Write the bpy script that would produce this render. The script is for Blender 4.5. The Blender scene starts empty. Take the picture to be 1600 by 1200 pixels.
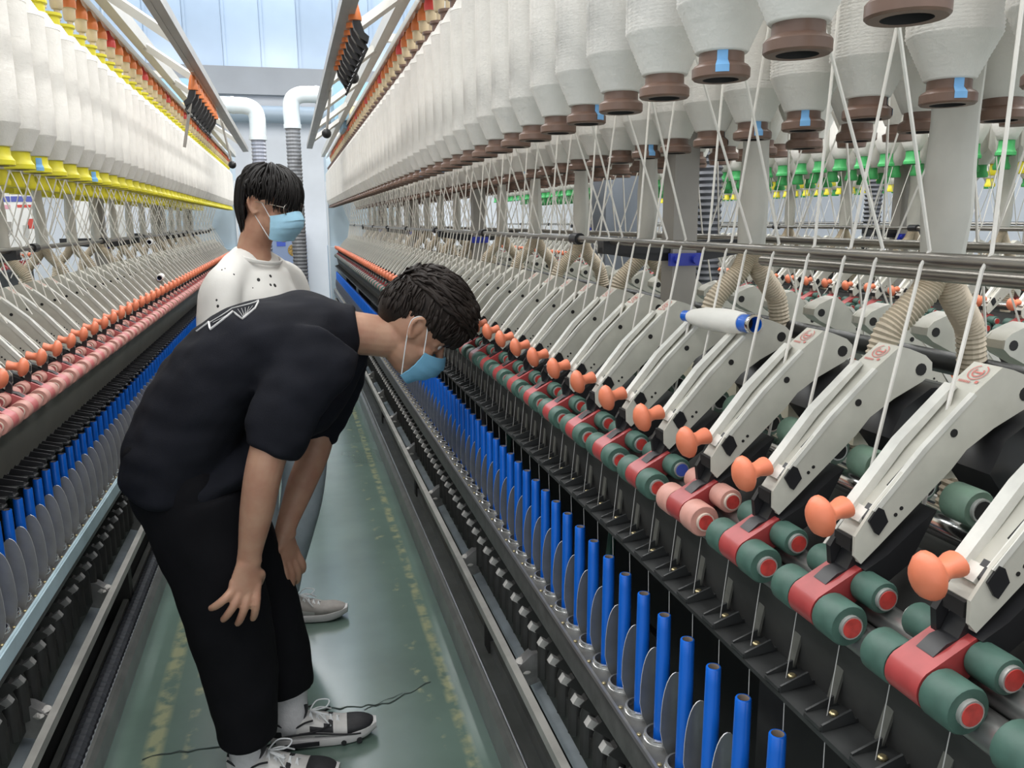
import bpy, math, random
from mathutils import Vector, Matrix, noise
from mathutils.bvhtree import BVHTree
random.seed(7)
PI = math.pi
H = 1.52                       # camera height; "z" below is often given relative to it
D = bpy.data
SC = bpy.context.scene
COL = SC.collection

# ------------------------------------------------------------------ camera
YAW, PIT, ROL = 0.2581, 0.1969, 0.0079
fw = Vector((math.sin(YAW)*math.cos(PIT), math.cos(YAW)*math.cos(PIT), -math.sin(PIT)))
rt = Vector((math.cos(YAW), -math.sin(YAW), 0)); dn = fw.cross(rt)
r2 = rt*math.cos(ROL) + dn*math.sin(ROL); d2 = -rt*math.sin(ROL) + dn*math.cos(ROL)
cam = D.cameras.new('camera'); cam_o = D.objects.new('camera', cam); COL.objects.link(cam_o)
cam.sensor_width = 36; cam.sensor_fit = 'HORIZONTAL'; cam.lens = 1285/1600*36
cam.clip_start = 0.02; cam.clip_end = 100
mw = Matrix((r2, -d2, -fw)).transposed().to_4x4(); mw.translation = (0, 0, H)
cam_o.matrix_world = mw
SC.camera = cam_o
def proj(x, y, z):
    v = Vector((x, y, z-H)); q = v.dot(fw)
    return (800+1285*v.dot(r2)/q, 600+1285*v.dot(d2)/q) if q > 0.05 else (-9e9, -9e9)

# ------------------------------------------------------------------ world, lamps, exposure
w = D.worlds.new('world'); SC.world = w; w.use_nodes = True
w.node_tree.nodes['Background'].inputs[0].default_value = (0.93, 0.965, 1.0, 1)
w.node_tree.nodes['Background'].inputs[1].default_value = 1.0
def area(name, loc, sx, sy, power, col=(1.0, 0.99, 0.97), rot=(0, 0, 0)):
    l = D.lights.new(name, 'AREA'); l.shape = 'RECTANGLE'; l.size = sx; l.size_y = sy; l.energy = power; l.color = col
    o = D.objects.new(name, l); COL.objects.link(o); o.location = loc; o.rotation_euler = rot
    return o
for x, p in ((-0.05, 185), (1.72, 230), (-1.82, 170), (3.5, 230)):
    area('ceiling_lamp', (x, 4.6, 4.3), 0.5, 11.4, p*1.1)
area('panel_fill_light', (0.3, 11.3, 6.7), 8.0, 0.5, 200, (0.88, 0.94, 1.0), (math.radians(35), 0, 0))  # added light with no known fixture, brightens the upper wall panels
vs = SC.view_settings
vs.view_transform = 'Standard'; vs.look = 'None'; vs.gamma = 1; vs.exposure = 0.18; vs.use_curve_mapping = False
try: SC.cycles.max_bounces = 8
except Exception: pass

# ------------------------------------------------------------------ materials
def mat(name, col, rough=0.5, metal=0.0, var=0.0, vscale=30, bump=0.0, bscale=80, spec=0.5, rnd=0.0, coat=0.0, trans=0.0, col2=None):
    m = D.materials.new(name); m.use_nodes = True; nt = m.node_tree; b = nt.nodes['Principled BSDF']
    b.inputs['Base Color'].default_value = (*col, 1); b.inputs['Roughness'].default_value = rough
    b.inputs['Metallic'].default_value = metal; b.inputs['Specular IOR Level'].default_value = spec
    if coat: b.inputs['Coat Weight'].default_value = coat; b.inputs['Coat Roughness'].default_value = 0.2
    if trans: b.inputs['Transmission Weight'].default_value = trans
    N = nt.nodes.new; L = nt.links.new
    if var or bump or rnd:
        tc = N('ShaderNodeTexCoord')
    out = None
    if var or col2:
        nz = N('ShaderNodeTexNoise'); nz.inputs['Scale'].default_value = vscale; nz.inputs['Detail'].default_value = 6
        L(tc.outputs['Object'], nz.inputs['Vector'])
        mx = N('ShaderNodeMix'); mx.data_type = 'RGBA'
        c2 = col2 or tuple(c*(1-var) for c in col)
        mx.inputs[6].default_value = (*col, 1); mx.inputs[7].default_value = (*c2, 1)
        rp = N('ShaderNodeMapRange'); rp.inputs[1].default_value = 0.35; rp.inputs[2].default_value = 0.7
        L(nz.outputs['Fac'], rp.inputs[0]); L(rp.outputs[0], mx.inputs[0]); out = mx.outputs[2]
    if rnd:
        oi = N('ShaderNodeObjectInfo'); hs = N('ShaderNodeHueSaturation')
        mr = N('ShaderNodeMapRange'); mr.inputs[3].default_value = 1-rnd; mr.inputs[4].default_value = 1+rnd*0.5
        L(oi.outputs['Random'], mr.inputs[0]); L(mr.outputs[0], hs.inputs['Value'])
        if out: L(out, hs.inputs['Color'])
        else: hs.inputs['Color'].default_value = (*col, 1)
        out = hs.outputs[0]
    if out: L(out, b.inputs['Base Color'])
    if bump:
        nb = N('ShaderNodeTexNoise'); nb.inputs['Scale'].default_value = bscale; nb.inputs['Detail'].default_value = 4
        L(tc.outputs['Object'], nb.inputs['Vector'])
        bp = N('ShaderNodeBump'); bp.inputs['Strength'].default_value = bump; bp.inputs['Distance'].default_value = 0.004
        L(nb.outputs['Fac'], bp.inputs['Height']); L(bp.outputs[0], b.inputs['Normal'])
    return m
cream = mat('cream_paint', (0.60, 0.585, 0.51), 0.42, 0, 0.16, 24, 0.05, 60, rnd=0.05)
cream_edge = mat('cream_paint_paler', (0.70, 0.69, 0.63), 0.4, 0, 0.2, 40)  # slightly paler cream for the raised ridges of the arms
dark_hole = mat('hole_black', (0.012, 0.011, 0.011), 0.7)
black_plastic = mat('black_plastic', (0.017, 0.017, 0.019), 0.38, 0, 0.3, 30)
orange = mat('orange_plastic', (0.76, 0.215, 0.11), 0.42, 0, 0.15, 30, 0.08, 70, rnd=0.10)
red_saddle = mat('red_plastic', (0.37, 0.052, 0.052), 0.38, 0, 0.2, 40, rnd=0.12)
red_dot = mat('red_cap', (0.56, 0.055, 0.045), 0.45, 0, 0.35, 120)
blue_dot = mat('blue_cap', (0.05, 0.09, 0.42), 0.45)
green_rub = mat('green_rubber', (0.055, 0.122, 0.096), 0.55, 0, 0.35, 40, 0.05, 90)
pink_rub = mat('pink_rubber', (0.56, 0.28, 0.23), 0.55, 0, 0.25, 40)
rose_saddle = mat('rose_plastic', (0.50, 0.13, 0.13), 0.45, 0, 0.2, 40, rnd=0.1)
pale_ring = mat('pale_ring', (0.62, 0.52, 0.44), 0.5)
grey_ring = mat('grey_ring', (0.45, 0.45, 0.43), 0.35, 0.5)
steel = mat('steel', (0.42, 0.42, 0.41), 0.34, 0.85, 0.2, 20, 0.03, 60)
chrome = mat('chrome', (0.78, 0.78, 0.77), 0.16, 1.0)
rod_m = mat('rod_steel', (0.36, 0.34, 0.31), 0.33, 0.9, 0.25, 10)
dark_steel = mat('dark_steel', (0.050, 0.052, 0.052), 0.42, 0.35, 0.4, 16, 0.08, 90)
dark_panel = mat('dark_panel', (0.040, 0.040, 0.038), 0.6, 0.1, 0.4, 12, 0.1, 40)
olive_panel = mat('olive_panel', (0.115, 0.115, 0.10), 0.5, 0.2, 0.25, 8, 0.05, 30)
void_m = mat('interior_shade_black', (0.010, 0.0105, 0.011), 0.8)  # near-black that puts the shade inside the machines into the colour
rail_top = mat('rail_grey', (0.125, 0.125, 0.12), 0.42, 0.4, 0.35, 30, 0.1, 120)
blue_strip = mat('pale_blue_paint', (0.46, 0.60, 0.66), 0.32, 0.1, 0.2, 14)
panel_blue = mat('light_blue_paint', (0.47, 0.58, 0.66), 0.35, 0.0, 0.06, 3)
blue_grey = mat('blue_grey_sheet', (0.52, 0.58, 0.61), 0.45, 0.1, 0.35, 10)
tube_blue = mat('blue_plastic', (0.006, 0.13, 0.62), 0.28, 0, 0.06, 10, rnd=0.06)
tube_in = mat('tube_rim', (0.30, 0.24, 0.20), 0.6)
sep_m = mat('separator_metal', (0.26, 0.27, 0.275), 0.32, 0.6, 0.25, 18)
brass = mat('brass_screw', (0.50, 0.42, 0.24), 0.35, 0.9)
yarn = mat('roving_white', (0.80, 0.775, 0.725), 0.85, 0, 0.07, 25, 0.25, 160, spec=0.15, rnd=0.05)
strand_m = mat('roving_strand', (0.80, 0.77, 0.71), 0.85, 0, 0.08, 60, spec=0.15)
brown = mat('brown_plastic', (0.19, 0.115, 0.085), 0.40, 0, 0.2, 40, rnd=0.12)
yellow = mat('yellow_plastic', (0.74, 0.66, 0.03), 0.42, 0, 0.12, 40, rnd=0.1)
green = mat('green_plastic', (0.06, 0.42, 0.12), 0.42, 0, 0.15, 40, rnd=0.12)
tape_m = mat('blue_tape', (0.22, 0.50, 0.86), 0.5, 0, 0.1, 60)
hose_m = mat('beige_hose', (0.55, 0.47, 0.355), 0.55, 0, 0.2, 40)
hose_grey = mat('grey_hose', (0.26, 0.27, 0.29), 0.5, 0, 0.2, 20)
hose_dark = mat('dark_hose', (0.09, 0.095, 0.11), 0.5, 0, 0.2, 20)
sleeve_m = mat('grey_sleeve', (0.62, 0.605, 0.55), 0.6, 0, 0.14, 14, 0.1, 30)
post_m = mat('grey_post', (0.34, 0.32, 0.29), 0.42, 0.2, 0.15, 8)
alu = mat('aluminium', (0.62, 0.62, 0.60), 0.35, 0.7, 0.1, 12)
rail_cream = mat('creel_rail_paint', (0.56, 0.55, 0.51), 0.42, 0.0, 0.08, 6)
cap_orange = mat('orange_cap', (0.78, 0.22, 0.06), 0.45, 0, 0.1, 40, rnd=0.2)
cap_cream = mat('cream_cap', (0.66, 0.54, 0.35), 0.5, 0, 0.1, 40, rnd=0.12)
white_pvc = mat('white_pipe', (0.74, 0.80, 0.82), 0.3, 0, 0.05, 6)
blue_clamp = mat('blue_clamp', (0.03, 0.05, 0.42), 0.4)
lint = mat('cotton_lint', (0.55, 0.53, 0.50), 0.95, 0, 0.35, 30, 0.5, 60, spec=0.1)
print_red = mat('red_print', (0.62, 0.20, 0.17), 0.6)
paper = mat('white_paper', (0.80, 0.80, 0.78), 0.6)
ink_blue = mat('blue_ink', (0.10, 0.12, 0.40), 0.6)
ink_red = mat('red_ink', (0.60, 0.08, 0.06), 0.6)
pipe_green = mat('dull_green_paint', (0.06, 0.15, 0.115), 0.5, 0, 0.3, 10)

# ------------------------------------------------------------------ mesh builder
class MB:
    def __init__(s): s.v = []; s.f = []; s.m = []
    def add(s, vs, fs, mi=0):
        o = len(s.v); s.v += [tuple(p) for p in vs]
        for f in fs: s.f.append([i+o for i in f]); s.m.append(mi)
    def box(s, c, d, mi=0, rot=None):
        x, y, z = d[0]/2, d[1]/2, d[2]/2
        P = [Vector((a*x, b*y, e*z)) for a in (-1, 1) for b in (-1, 1) for e in (-1, 1)]
        if rot is not None: P = [rot @ p for p in P]
        c = Vector(c)
        s.add([p+c for p in P], [(0, 1, 3, 2), (4, 6, 7, 5), (0, 4, 5, 1), (2, 3, 7, 6), (0, 2, 6, 4), (1, 5, 7, 3)], mi)
    def lathe(s, prof, c=(0, 0, 0), axis='Z', seg=16, mi=0, cap=(True, True), mis=None):
        c = Vector(c); n = len(prof); V = []
        for r, h in prof:
            for k in range(seg):
                a = 2*PI*k/seg; p = (r*math.cos(a), r*math.sin(a), h)
                if axis == 'Y': p = (p[0], p[2], -p[1])
                elif axis == 'X': p = (p[2], p[0], p[1])
                V.append(Vector(p)+c)
        o = len(s.v); s.v += [tuple(p) for p in V]
        for i in range(n-1):
            for k in range(seg):
                a = i*seg+k; b = i*seg+(k+1) % seg
                s.f.append([o+a, o+b, o+b+seg, o+a+seg]); s.m.append(mis[i] if mis else mi)
        if cap[0]: s.f.append([o+k for k in range(seg)][::-1]); s.m.append(mis[0] if mis else mi)
        if cap[1]: s.f.append([o+(n-1)*seg+k for k in range(seg)]); s.m.append(mis[-1] if mis else mi)
    def prism(s, poly, y0, y1, mi=0):          # polygon in x,z pushed along y
        n = len(poly)
        V = [(x, y0, z) for x, z in poly]+[(x, y1, z) for x, z in poly]
        F = [list(range(n)), list(range(2*n-1, n-1, -1))]+[[i, i+n, (i+1) % n+n, (i+1) % n] for i in range(n)]
        s.add(V, F, mi)
    def tube(s, pts, r, seg=8, mi=0, cap=True, ref=None, flat=1.0):
        pts = [Vector(p) for p in pts]; n = len(pts)
        rs = r if isinstance(r, (list, tuple)) else [r]*n
        T = [(pts[min(i+1, n-1)]-pts[max(i-1, 0)]).normalized() for i in range(n)]
        u = Vector(ref) if ref else (Vector((0, 0, 1)) if abs(T[0].z) < 0.9 else Vector((1, 0, 0)))
        o = len(s.v)
        for i in range(n):
            u = (u-T[i]*u.dot(T[i])).normalized(); b = T[i].cross(u)
            rr = rs[i]; ra, rb = rr if isinstance(rr, (tuple, list)) else (rr, rr*flat)
            for k in range(seg):
                a = 2*PI*k/seg; s.v.append(tuple(pts[i]+u*ra*math.cos(a)+b*rb*math.sin(a)))
        for i in range(n-1):
            for k in range(seg):
                a = o+i*seg+k; c = o+i*seg+(k+1) % seg
                s.f.append([a, c, c+seg, a+seg]); s.m.append(mi)
        if cap:
            s.f.append([o+k for k in range(seg)][::-1]); s.m.append(mi)
            s.f.append([o+(n-1)*seg+k for k in range(seg)]); s.m.append(mi)
    def ball(s, c, r, seg=12, mi=0, rot=None):
        r = (r, r, r) if not isinstance(r, (tuple, list)) else r
        c = Vector(c); n = max(4, seg//2); V = [c+self_rot(rot, Vector((0, 0, r[2])))]
        for i in range(1, n):
            t = PI*i/n
            for k in range(seg):
                a = 2*PI*k/seg
                V.append(c+self_rot(rot, Vector((r[0]*math.sin(t)*math.cos(a), r[1]*math.sin(t)*math.sin(a), r[2]*math.cos(t)))))
        V.append(c+self_rot(rot, Vector((0, 0, -r[2]))))
        F = [[0, 1+k, 1+(k+1) % seg] for k in range(seg)]
        for i in range(n-2):
            for k in range(seg):
                a = 1+i*seg+k; b = 1+i*seg+(k+1) % seg; F.append([a, a+seg, b+seg, b])
        q = len(V)-1; o = 1+(n-2)*seg
        F += [[o+k, q, o+(k+1) % seg] for k in range(seg)]
        s.add(V, F, mi)
    def mesh(s, name, mats, smooth=35):
        me = D.meshes.new(name); me.from_pydata(s.v, [], s.f)
        for m in (mats if isinstance(mats, (list, tuple)) else [mats]): me.materials.append(m)
        me.polygons.foreach_set('material_index', s.m)
        if smooth:
            me.polygons.foreach_set('use_smooth', [True]*len(s.f))
            me.set_sharp_from_angle(angle=math.radians(smooth))
        me.update()
        return me
def bend(pts, n=8):
    pts = [Vector(p) for p in pts]; out = []
    for i in range(len(pts)-1):
        p0 = pts[max(i-1, 0)]; p1 = pts[i]; p2 = pts[i+1]; p3 = pts[min(i+2, len(pts)-1)]
        for k in range(n):
            t = k/n; out.append(0.5*((2*p1)+(p2-p0)*t+(2*p0-5*p1+4*p2-p3)*t*t+(3*p1-p0-3*p2+p3)*t**3))
    out.append(pts[-1]); return out
def self_rot(rot, v): return v if rot is None else rot @ v

def link(name, me, parent=None, loc=(0, 0, 0), rz=0.0, rot=None):
    o = D.objects.new(name, me); COL.objects.link(o)
    o.location = loc; o.rotation_euler = rot or (0, 0, rz)
    if parent: o.parent = parent
    return o
def tag(o, label, cat, group=None, kind=None):
    o['label'] = label
    if cat: o['category'] = cat
    if group: o['group'] = group
    if kind: o['kind'] = kind
    return o
def struct(o): o['kind'] = 'structure'; return o
def stuff(o): o['kind'] = 'stuff'; return o
ORD = ['first', 'second', 'third', 'fourth', 'fifth', 'sixth', 'seventh', 'eighth', 'ninth', 'tenth', 'eleventh', 'twelfth', 'thirteenth', 'fourteenth', 'fifteenth', 'sixteenth', 'seventeenth', 'eighteenth', 'nineteenth', 'twentieth', 'twenty-first', 'twenty-second', 'twenty-third', 'twenty-fourth']

# ------------------------------------------------------------------ room
def floor_mat():
    m = mat('green_epoxy_floor', (0.145, 0.215, 0.180), 0.20, 0, 0.25, 2.2, 0.06, 9, spec=0.6, coat=0.5)
    nt = m.node_tree; b = nt.nodes['Principled BSDF']; N = nt.nodes.new; L = nt.links.new
    src = b.inputs['Base Color'].links[0].from_socket
    tc = N('ShaderNodeTexCoord'); sp = N('ShaderNodeSeparateXYZ'); L(tc.outputs['Object'], sp.inputs[0])
    nz = N('ShaderNodeTexNoise'); nz.inputs['Scale'].default_value = 16; nz.inputs['Detail'].default_value = 8; L(tc.outputs['Object'], nz.inputs['Vector'])
    def line(x, wd, lo, hi):
        a = N('ShaderNodeMath'); a.operation = 'SUBTRACT'; L(sp.outputs['X'], a.inputs[0]); a.inputs[1].default_value = x
        c = N('ShaderNodeMath'); c.operation = 'ABSOLUTE'; L(a.outputs[0], c.inputs[0])
        d = N('ShaderNodeMapRange'); d.inputs[1].default_value = wd*0.4; d.inputs[2].default_value = wd; d.inputs[3].default_value = 1; d.inputs[4].default_value = 0; L(c.outputs[0], d.inputs[0])
        e = N('ShaderNodeMapRange'); e.inputs[1].default_value = lo; e.inputs[2].default_value = hi; L(nz.outputs['Fac'], e.inputs[0])
        f = N('ShaderNodeMath'); f.operation = 'MULTIPLY'; L(d.outputs[0], f.inputs[0]); L(e.outputs[0], f.inputs[1]); return f.outputs[0]
    cur = src
    for x, wd, lo, hi in ((0.42, 0.024, 0.42, 0.6), (-0.475, 0.034, 0.38, 0.55), (-0.375, 0.02, 0.5, 0.66), (0.34, 0.03, 0.58, 0.72)):
        k = line(x, wd, lo, hi); mx = N('ShaderNodeMix'); mx.data_type = 'RGBA'
        L(k, mx.inputs[0]); L(cur, mx.inputs[6]); mx.inputs[7].default_value = (0.33, 0.35, 0.21, 1); cur = mx.outputs[2]
    L(cur, b.inputs['Base Color'])
    return m
b = MB(); b.box((1.2, 6, -0.05), (16, 16, 0.1)); fl = struct(link('floor', b.mesh('floor', floor_mat(), 0)))
crack_m = mat('crack_dark', (0.02, 0.035, 0.03), 0.8)
def crack(name, pts, wd):
    b = MB(); V = []; F = []
    for i, (x, y) in enumerate(pts):
        k = wd*(0.5+random.random()); V += [(x, y-k, 0.0012), (x, y+k, 0.0012)]
        if i: F.append([2*i-2, 2*i, 2*i+1, 2*i-1])
    b.add(V, F); link(name, b.mesh(name, crack_m, 0), fl)
def jag(a, c, n, amp):
    return [(a[0]+(c[0]-a[0])*t/n, a[1]+(c[1]-a[1])*t/n+random.uniform(-amp, amp)) for t in range(n+1)]
crack('crack', jag((0.0, 2.44), (0.2, 2.42), 9, 0.012)+jag((0.22, 2.42), (0.37, 2.50), 8, 0.008), 0.0035)
crack('crack', jag((0.14, 2.40), (0.27, 2.46), 8, 0.006), 0.0015)
crack('crack', jag((-0.50, 2.33), (-0.20, 2.32), 12, 0.010), 0.003)

wall_m = mat('grey_wall', (0.66, 0.68, 0.72), 0.6, 0, 0.10, 2.5, 0.03, 30)
b = MB(); b.box((1.2, 12.6, 1.75), (16, 0.2, 3.5)); wb = struct(link('wall_back', b.mesh('wall_back', wall_m, 0)))
beam_m = mat('grey_beam', (0.36, 0.37, 0.39), 0.6, 0, 0.1, 2)
b = MB(); b.box((1.2, 12.44, 3.42), (16, 0.14, 0.36)); struct(link('trim_1', b.mesh('trim_1', beam_m, 0)))
pan_m = mat('white_glossy_panel', (0.57, 0.68, 0.82), 0.25, 0, 0.10, 1.2, 0.06, 2.5, rnd=0.10)
b = MB(); b.box((1.2, 12.7, 5.3), (16, 0.1, 3.6)); wu = struct(link('wall_back_upper', b.mesh('wall_back_upper', wall_m, 0)))
wd = 0.5
b = MB(); b.box((0, 0, 0), (wd-0.003, 0.04, 3.46)); b.box((-wd/2+0.03, -0.025, 0), (0.03, 0.02, 3.46)); pm = b.mesh('wall_panel', pan_m, 0)
x = -4.0
while x < 5: link('wall_panel', pm, wu, (x, 12.62, 5.32)); x += wd
b = MB(); b.box((-4.6, 6, 3.55), (0.1, 16, 7.1)); struct(link('wall_left', b.mesh('wall_left', wall_m, 0)))
b = MB(); b.box((8.6, 6, 3.55), (0.1, 16, 7.1)); struct(link('wall_right', b.mesh('wall_right', wall_m, 0)))
ceil_m = mat('white_ceiling', (0.78, 0.80, 0.83), 0.6)
b = MB(); b.box((1.2, 6, 7.15), (16, 16, 0.1)); struct(link('ceiling', b.mesh('ceiling', ceil_m, 0)))
col_m = mat('blue_grey_column', (0.15, 0.17, 0.20), 0.55, 0, 0.1, 3)
b = MB(); b.box((1.74, 4.3, 3.55), (0.22, 0.22, 7.1)); b.box((1.74, 4.3, 0.15), (0.26, 0.26, 0.3)); struct(link('trim_2', b.mesh('trim_2', col_m, 0)))

# ------------------------------------------------------------------ shared part meshes (side facing -x; x is measured from the frame's centre plane)
CR = 0.807
def X(x): return x-CR
def Zz(z): return z+H
def P2(pts): return [(X(a), Zz(c)) for a, c in pts]
def arm_mesh():
    b = MB()
    top = [(0.503, -0.2985), (0.521, -0.2715), (0.5725, -0.2150), (0.625, -0.1655), (0.6545, -0.1425), (0.668, -0.146), (0.690, -0.1545), (0.6995, -0.163), (0.7005, -0.175), (0.689, -0.1845)]
    bot = [(0.652, -0.2025), (0.622, -0.222), (0.606, -0.241), (0.530, -0.311), (0.512, -0.327), (0.504, -0.3185)]
    b.prism(P2(top+bot), -0.0175, -0.0140, 0)
    b.prism(P2([(0.521, -0.2880)]+top[2:]+bot[:-2]+[(0.522, -0.3125)]), 0.0140, 0.0175, 0)
    low = [(0.508, -0.3015), (0.526, -0.2760), (0.577, -0.2195), (0.6235, -0.1745), (0.6275, -0.1635), (0.6545, -0.1425), (0.668, -0.146), (0.690, -0.1545), (0.699, -0.164), (0.699, -0.175), (0.688, -0.184)]
    b.prism(P2(low+bot[:-1]), -0.0140, 0.0140, 0)
    # left lever ridge, wide and flat topped, ending at the knob; right ridge along the near wall
    b.prism(P2([(0.509, -0.2835), (0.565, -0.2145), (0.622, -0.1615), (0.626, -0.1650), (0.570, -0.2225), (0.516, -0.2905)]), 0.0055, 0.0185, 1)
    b.prism(P2([(0.520, -0.2735), (0.5715, -0.2155), (0.6235, -0.1660), (0.6265, -0.1690), (0.575, -0.2200), (0.525, -0.2765)]), -0.0187, -0.0125, 1)
    b.prism(P2([(0.512, -0.2870), (0.5225, -0.2745), (0.5265, -0.2780), (0.517, -0.2910)]), -0.0090, 0.0085, 1)
    b.prism(P2([(0.540, -0.2530), (0.590, -0.2025), (0.5893, -0.2017), (0.5393, -0.2522)]), -0.0122, -0.0105, 2)
    for (hx, hz, r) in ((0.605, -0.204, 0.0042), (0.685, -0.1705, 0.0072), (0.5465, -0.2805, 0.0020), (0.5525, -0.2745, 0.0020)):
        b.lathe([(r, -0.0181), (r, 0.0181)], (X(hx), 0, Zz(hz)), 'Y', 12, 2)
    b.prism(P2([(0.5025, -0.3150), (0.5025, -0.3020), (0.506, -0.3010), (0.508, -0.3160)]), -0.0120, 0.0120, 2)
    return b.mesh('drafting_arm', [cream, cream_edge, dark_hole])
def clip_mesh():
    b = MB()
    b.prism(P2([(0.5155, -0.2835), (0.5255, -0.2705), (0.5315, -0.2735), (0.5375, -0.2860), (0.5280, -0.2990), (0.5235, -0.2960)]), -0.0195, -0.0040)
    return b.mesh('clip', black_plastic)
def knob_mesh():
    b = MB()
    # mushroom head turned about an axis pointing down and out, and a stem back to the arm's ridge
    ax = Vector((-0.97, -0.10, -0.20)).normalized()
    prof = [(0.0005, 0.0125), (0.008, 0.0115), (0.0150, 0.0075), (0.0190, 0.0015), (0.0195, -0.003), (0.0165, -0.0065), (0.0125, -0.0080), (0.0105, -0.012), (0.0098, -0.018), (0.0125, -0.027), (0.0125, -0.031)]
    q = ax.to_track_quat('Z', 'Y').to_matrix(); o = len(b.v); seg = 18
    c = Vector((X(0.476), 0.0, Zz(-0.2815)))
    for i_, (r, h) in enumerate(prof):
        for k in range(seg):
            a = 2*PI*k/seg; b.v.append(tuple(c+q @ Vector((r*math.cos(a)*(1.0 if i_ > 5 else 0.86), r*math.sin(a)*(0.85 if i_ > 5 else 1.10), h))))
    for i in range(len(prof)-1):
        for k in range(seg):
            a = o+i*seg+k; d = o+i*seg+(k+1) % seg; b.f.append([a, a+seg, d+seg, d]); b.m.append(0)
    b.f.append([o+k for k in range(seg)]); b.m.append(0)
    b.f.append([o+(len(prof)-1)*seg+k for k in range(seg)][::-1]); b.m.append(0)
    return b.mesh('knob', orange, 50)
def bracket_mesh():
    b = MB()
    b.prism(P2([(0.512, -0.316), (0.526, -0.330), (0.518, -0.350), (0.494, -0.357), (0.480, -0.3475), (0.492, -0.338), (0.503, -0.335)]), -0.0095, 0.0095)
    b.prism(P2([(0.512, -0.331), (0.536, -0.318), (0.570, -0.290), (0.588, -0.278), (0.562, -0.330), (0.530, -0.352)]), -0.024, 0.024)
    b.prism(P2([(0.497, -0.318), (0.506, -0.303), (0.512, -0.33), (0.50, -0.34)]), 0.010, 0.0165)
    return b.mesh('black_bracket', black_plastic)
_b = MB(); _b.prism(P2([(0.655, -0.212), (0.690, -0.190), (0.725, -0.190), (0.725, -0.26), (0.665, -0.275), (0.640, -0.245)]), -0.030, 0.030); MOUNT = _b.mesh('arm_mount', black_plastic)
_b = MB(); _b.box((X(0.668), -0.070, Zz(-0.262)), (0.030, 0.046, 0.026)); CBLOCK = _b.mesh('cream_block', mat('aged_cream', (0.58, 0.54, 0.42), 0.45, 0, 0.15, 30))
def saddle_mesh(m):
    b = MB(); c = (0.4785, -0.3705); poly = []
    for k in range(9):
        a = math.radians(128+k*14); poly.append((c[0]+0.0195*math.cos(a), c[1]+0.0195*math.sin(a)))
    poly += [(0.482, -0.388), (0.512, -0.362), (0.532, -0.345), (0.534, -0.331), (0.520, -0.327)]
    b.prism(P2(poly), -0.0185, 0.0185)
    return b.mesh('saddle', m)
def roller_mesh(c, r, ln, m, dot, ring, side):
    b = MB(); e = ln/2
    prof = [(0.0135*r/0.0205+0.0, -e), (r*0.93, -e), (r, -e+0.002), (r, e-0.002), (r*0.93, e), (0.0135*r/0.0205, e)]
    b.lathe(prof, (X(c[0]), 0, Zz(c[1])), 'Y', 22, 0)
    rr = 0.0115 if r > 0.018 else 0.0108
    for s in (-1, 1):
        ys = sorted((s*e*0.9, s*(e+0.004)))
        b.lathe([(rr, ys[0]), (rr, ys[1])], (X(c[0]), 0, Zz(c[1])), 'Y', 18, 1)
        ys = sorted((s*e, s*(e+0.0046)))
        b.lathe([(rr*0.84, ys[0]), (rr*0.84, ys[1])], (X(c[0]), 0, Zz(c[1])), 'Y', 18, 2)
    return b.mesh('top_roller', [m, ring, dot], 40)
FR, BR, BK = (0.4785, -0.3705), (0.5145, -0.3475), (0.6100, -0.2700)
def roller_set(m, dot, ring, sm, back):
    return dict(saddle=saddle_mesh(sm), front=roller_mesh(FR, 0.0205, 0.030, m, dot, ring, 1), mid=roller_mesh(BR, 0.0158, 0.030, m, dot, ring, 1),
                back=roller_mesh(BK, 0.0185, 0.032, back, dark_hole, ring, 1))
green_back = mat('green_back_rubber', (0.095, 0.15, 0.115), 0.5, 0, 0.3, 30, col2=(0.16, 0.26, 0.19))
RS_G = roller_set(green_rub, red_dot, grey_ring, red_saddle, green_back)
RS_GB = dict(RS_G); RS_GB['mid'] = roller_mesh(BR, 0.0158, 0.030, green_rub, blue_dot, grey_ring, 1)
RS_P = roller_set(pink_rub, red_dot, pale_ring, red_saddle, green_back)
RS_L = roller_set(mat('rose_rubber', (0.52, 0.26, 0.22), 0.55, 0, 0.25, 40), rose_saddle, pale_ring, rose_saddle, pink_rub)
ARM, CLIP, KNOB, BRK = arm_mesh(), clip_mesh(), knob_mesh(), bracket_mesh()
def logo_mesh():
    b = MB(); n = 20; c = Vector((X(0.6420), 0, Zz(-0.1515))); t = Vector((0.0295, 0, 0.023)).normalized(); yv = Vector((0, 1, 0)); nn = Vector((-0.023, 0, 0.0295)).normalized()
    def at(u, v): return c+t*u+yv*v+nn*0.0005
    def quad(u0, u1, v0, v1): b.add([at(u0, v0), at(u1, v0), at(u1, v1), at(u0, v1)], [(0, 1, 2, 3)])
    for (r0, r1, a0, a1) in ((0.0092, 0.0104, 20, 340), (0.0048, 0.0064, 40, 320)):
        V = []; F = []
        for k in range(n+1):
            a = math.radians(a0+(a1-a0)*k/n); V += [at(r0*math.cos(a)+0.002, r0*math.sin(a)), at(r1*math.cos(a)+0.002, r1*math.sin(a))]
            if k: F.append([2*k-2, 2*k-1, 2*k+1, 2*k])
        b.add(V, F)
    quad(0.0010, 0.0030, -0.005, 0.004)
    for k in range(7): quad(-0.0135, -0.0105, -0.002+k*0.0021, -0.0007+k*0.0021)
    quad(-0.0120, -0.0085, -0.0105, -0.0070)
    return b.mesh('logo', print_red, 0)
LOGO = logo_mesh()
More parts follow.
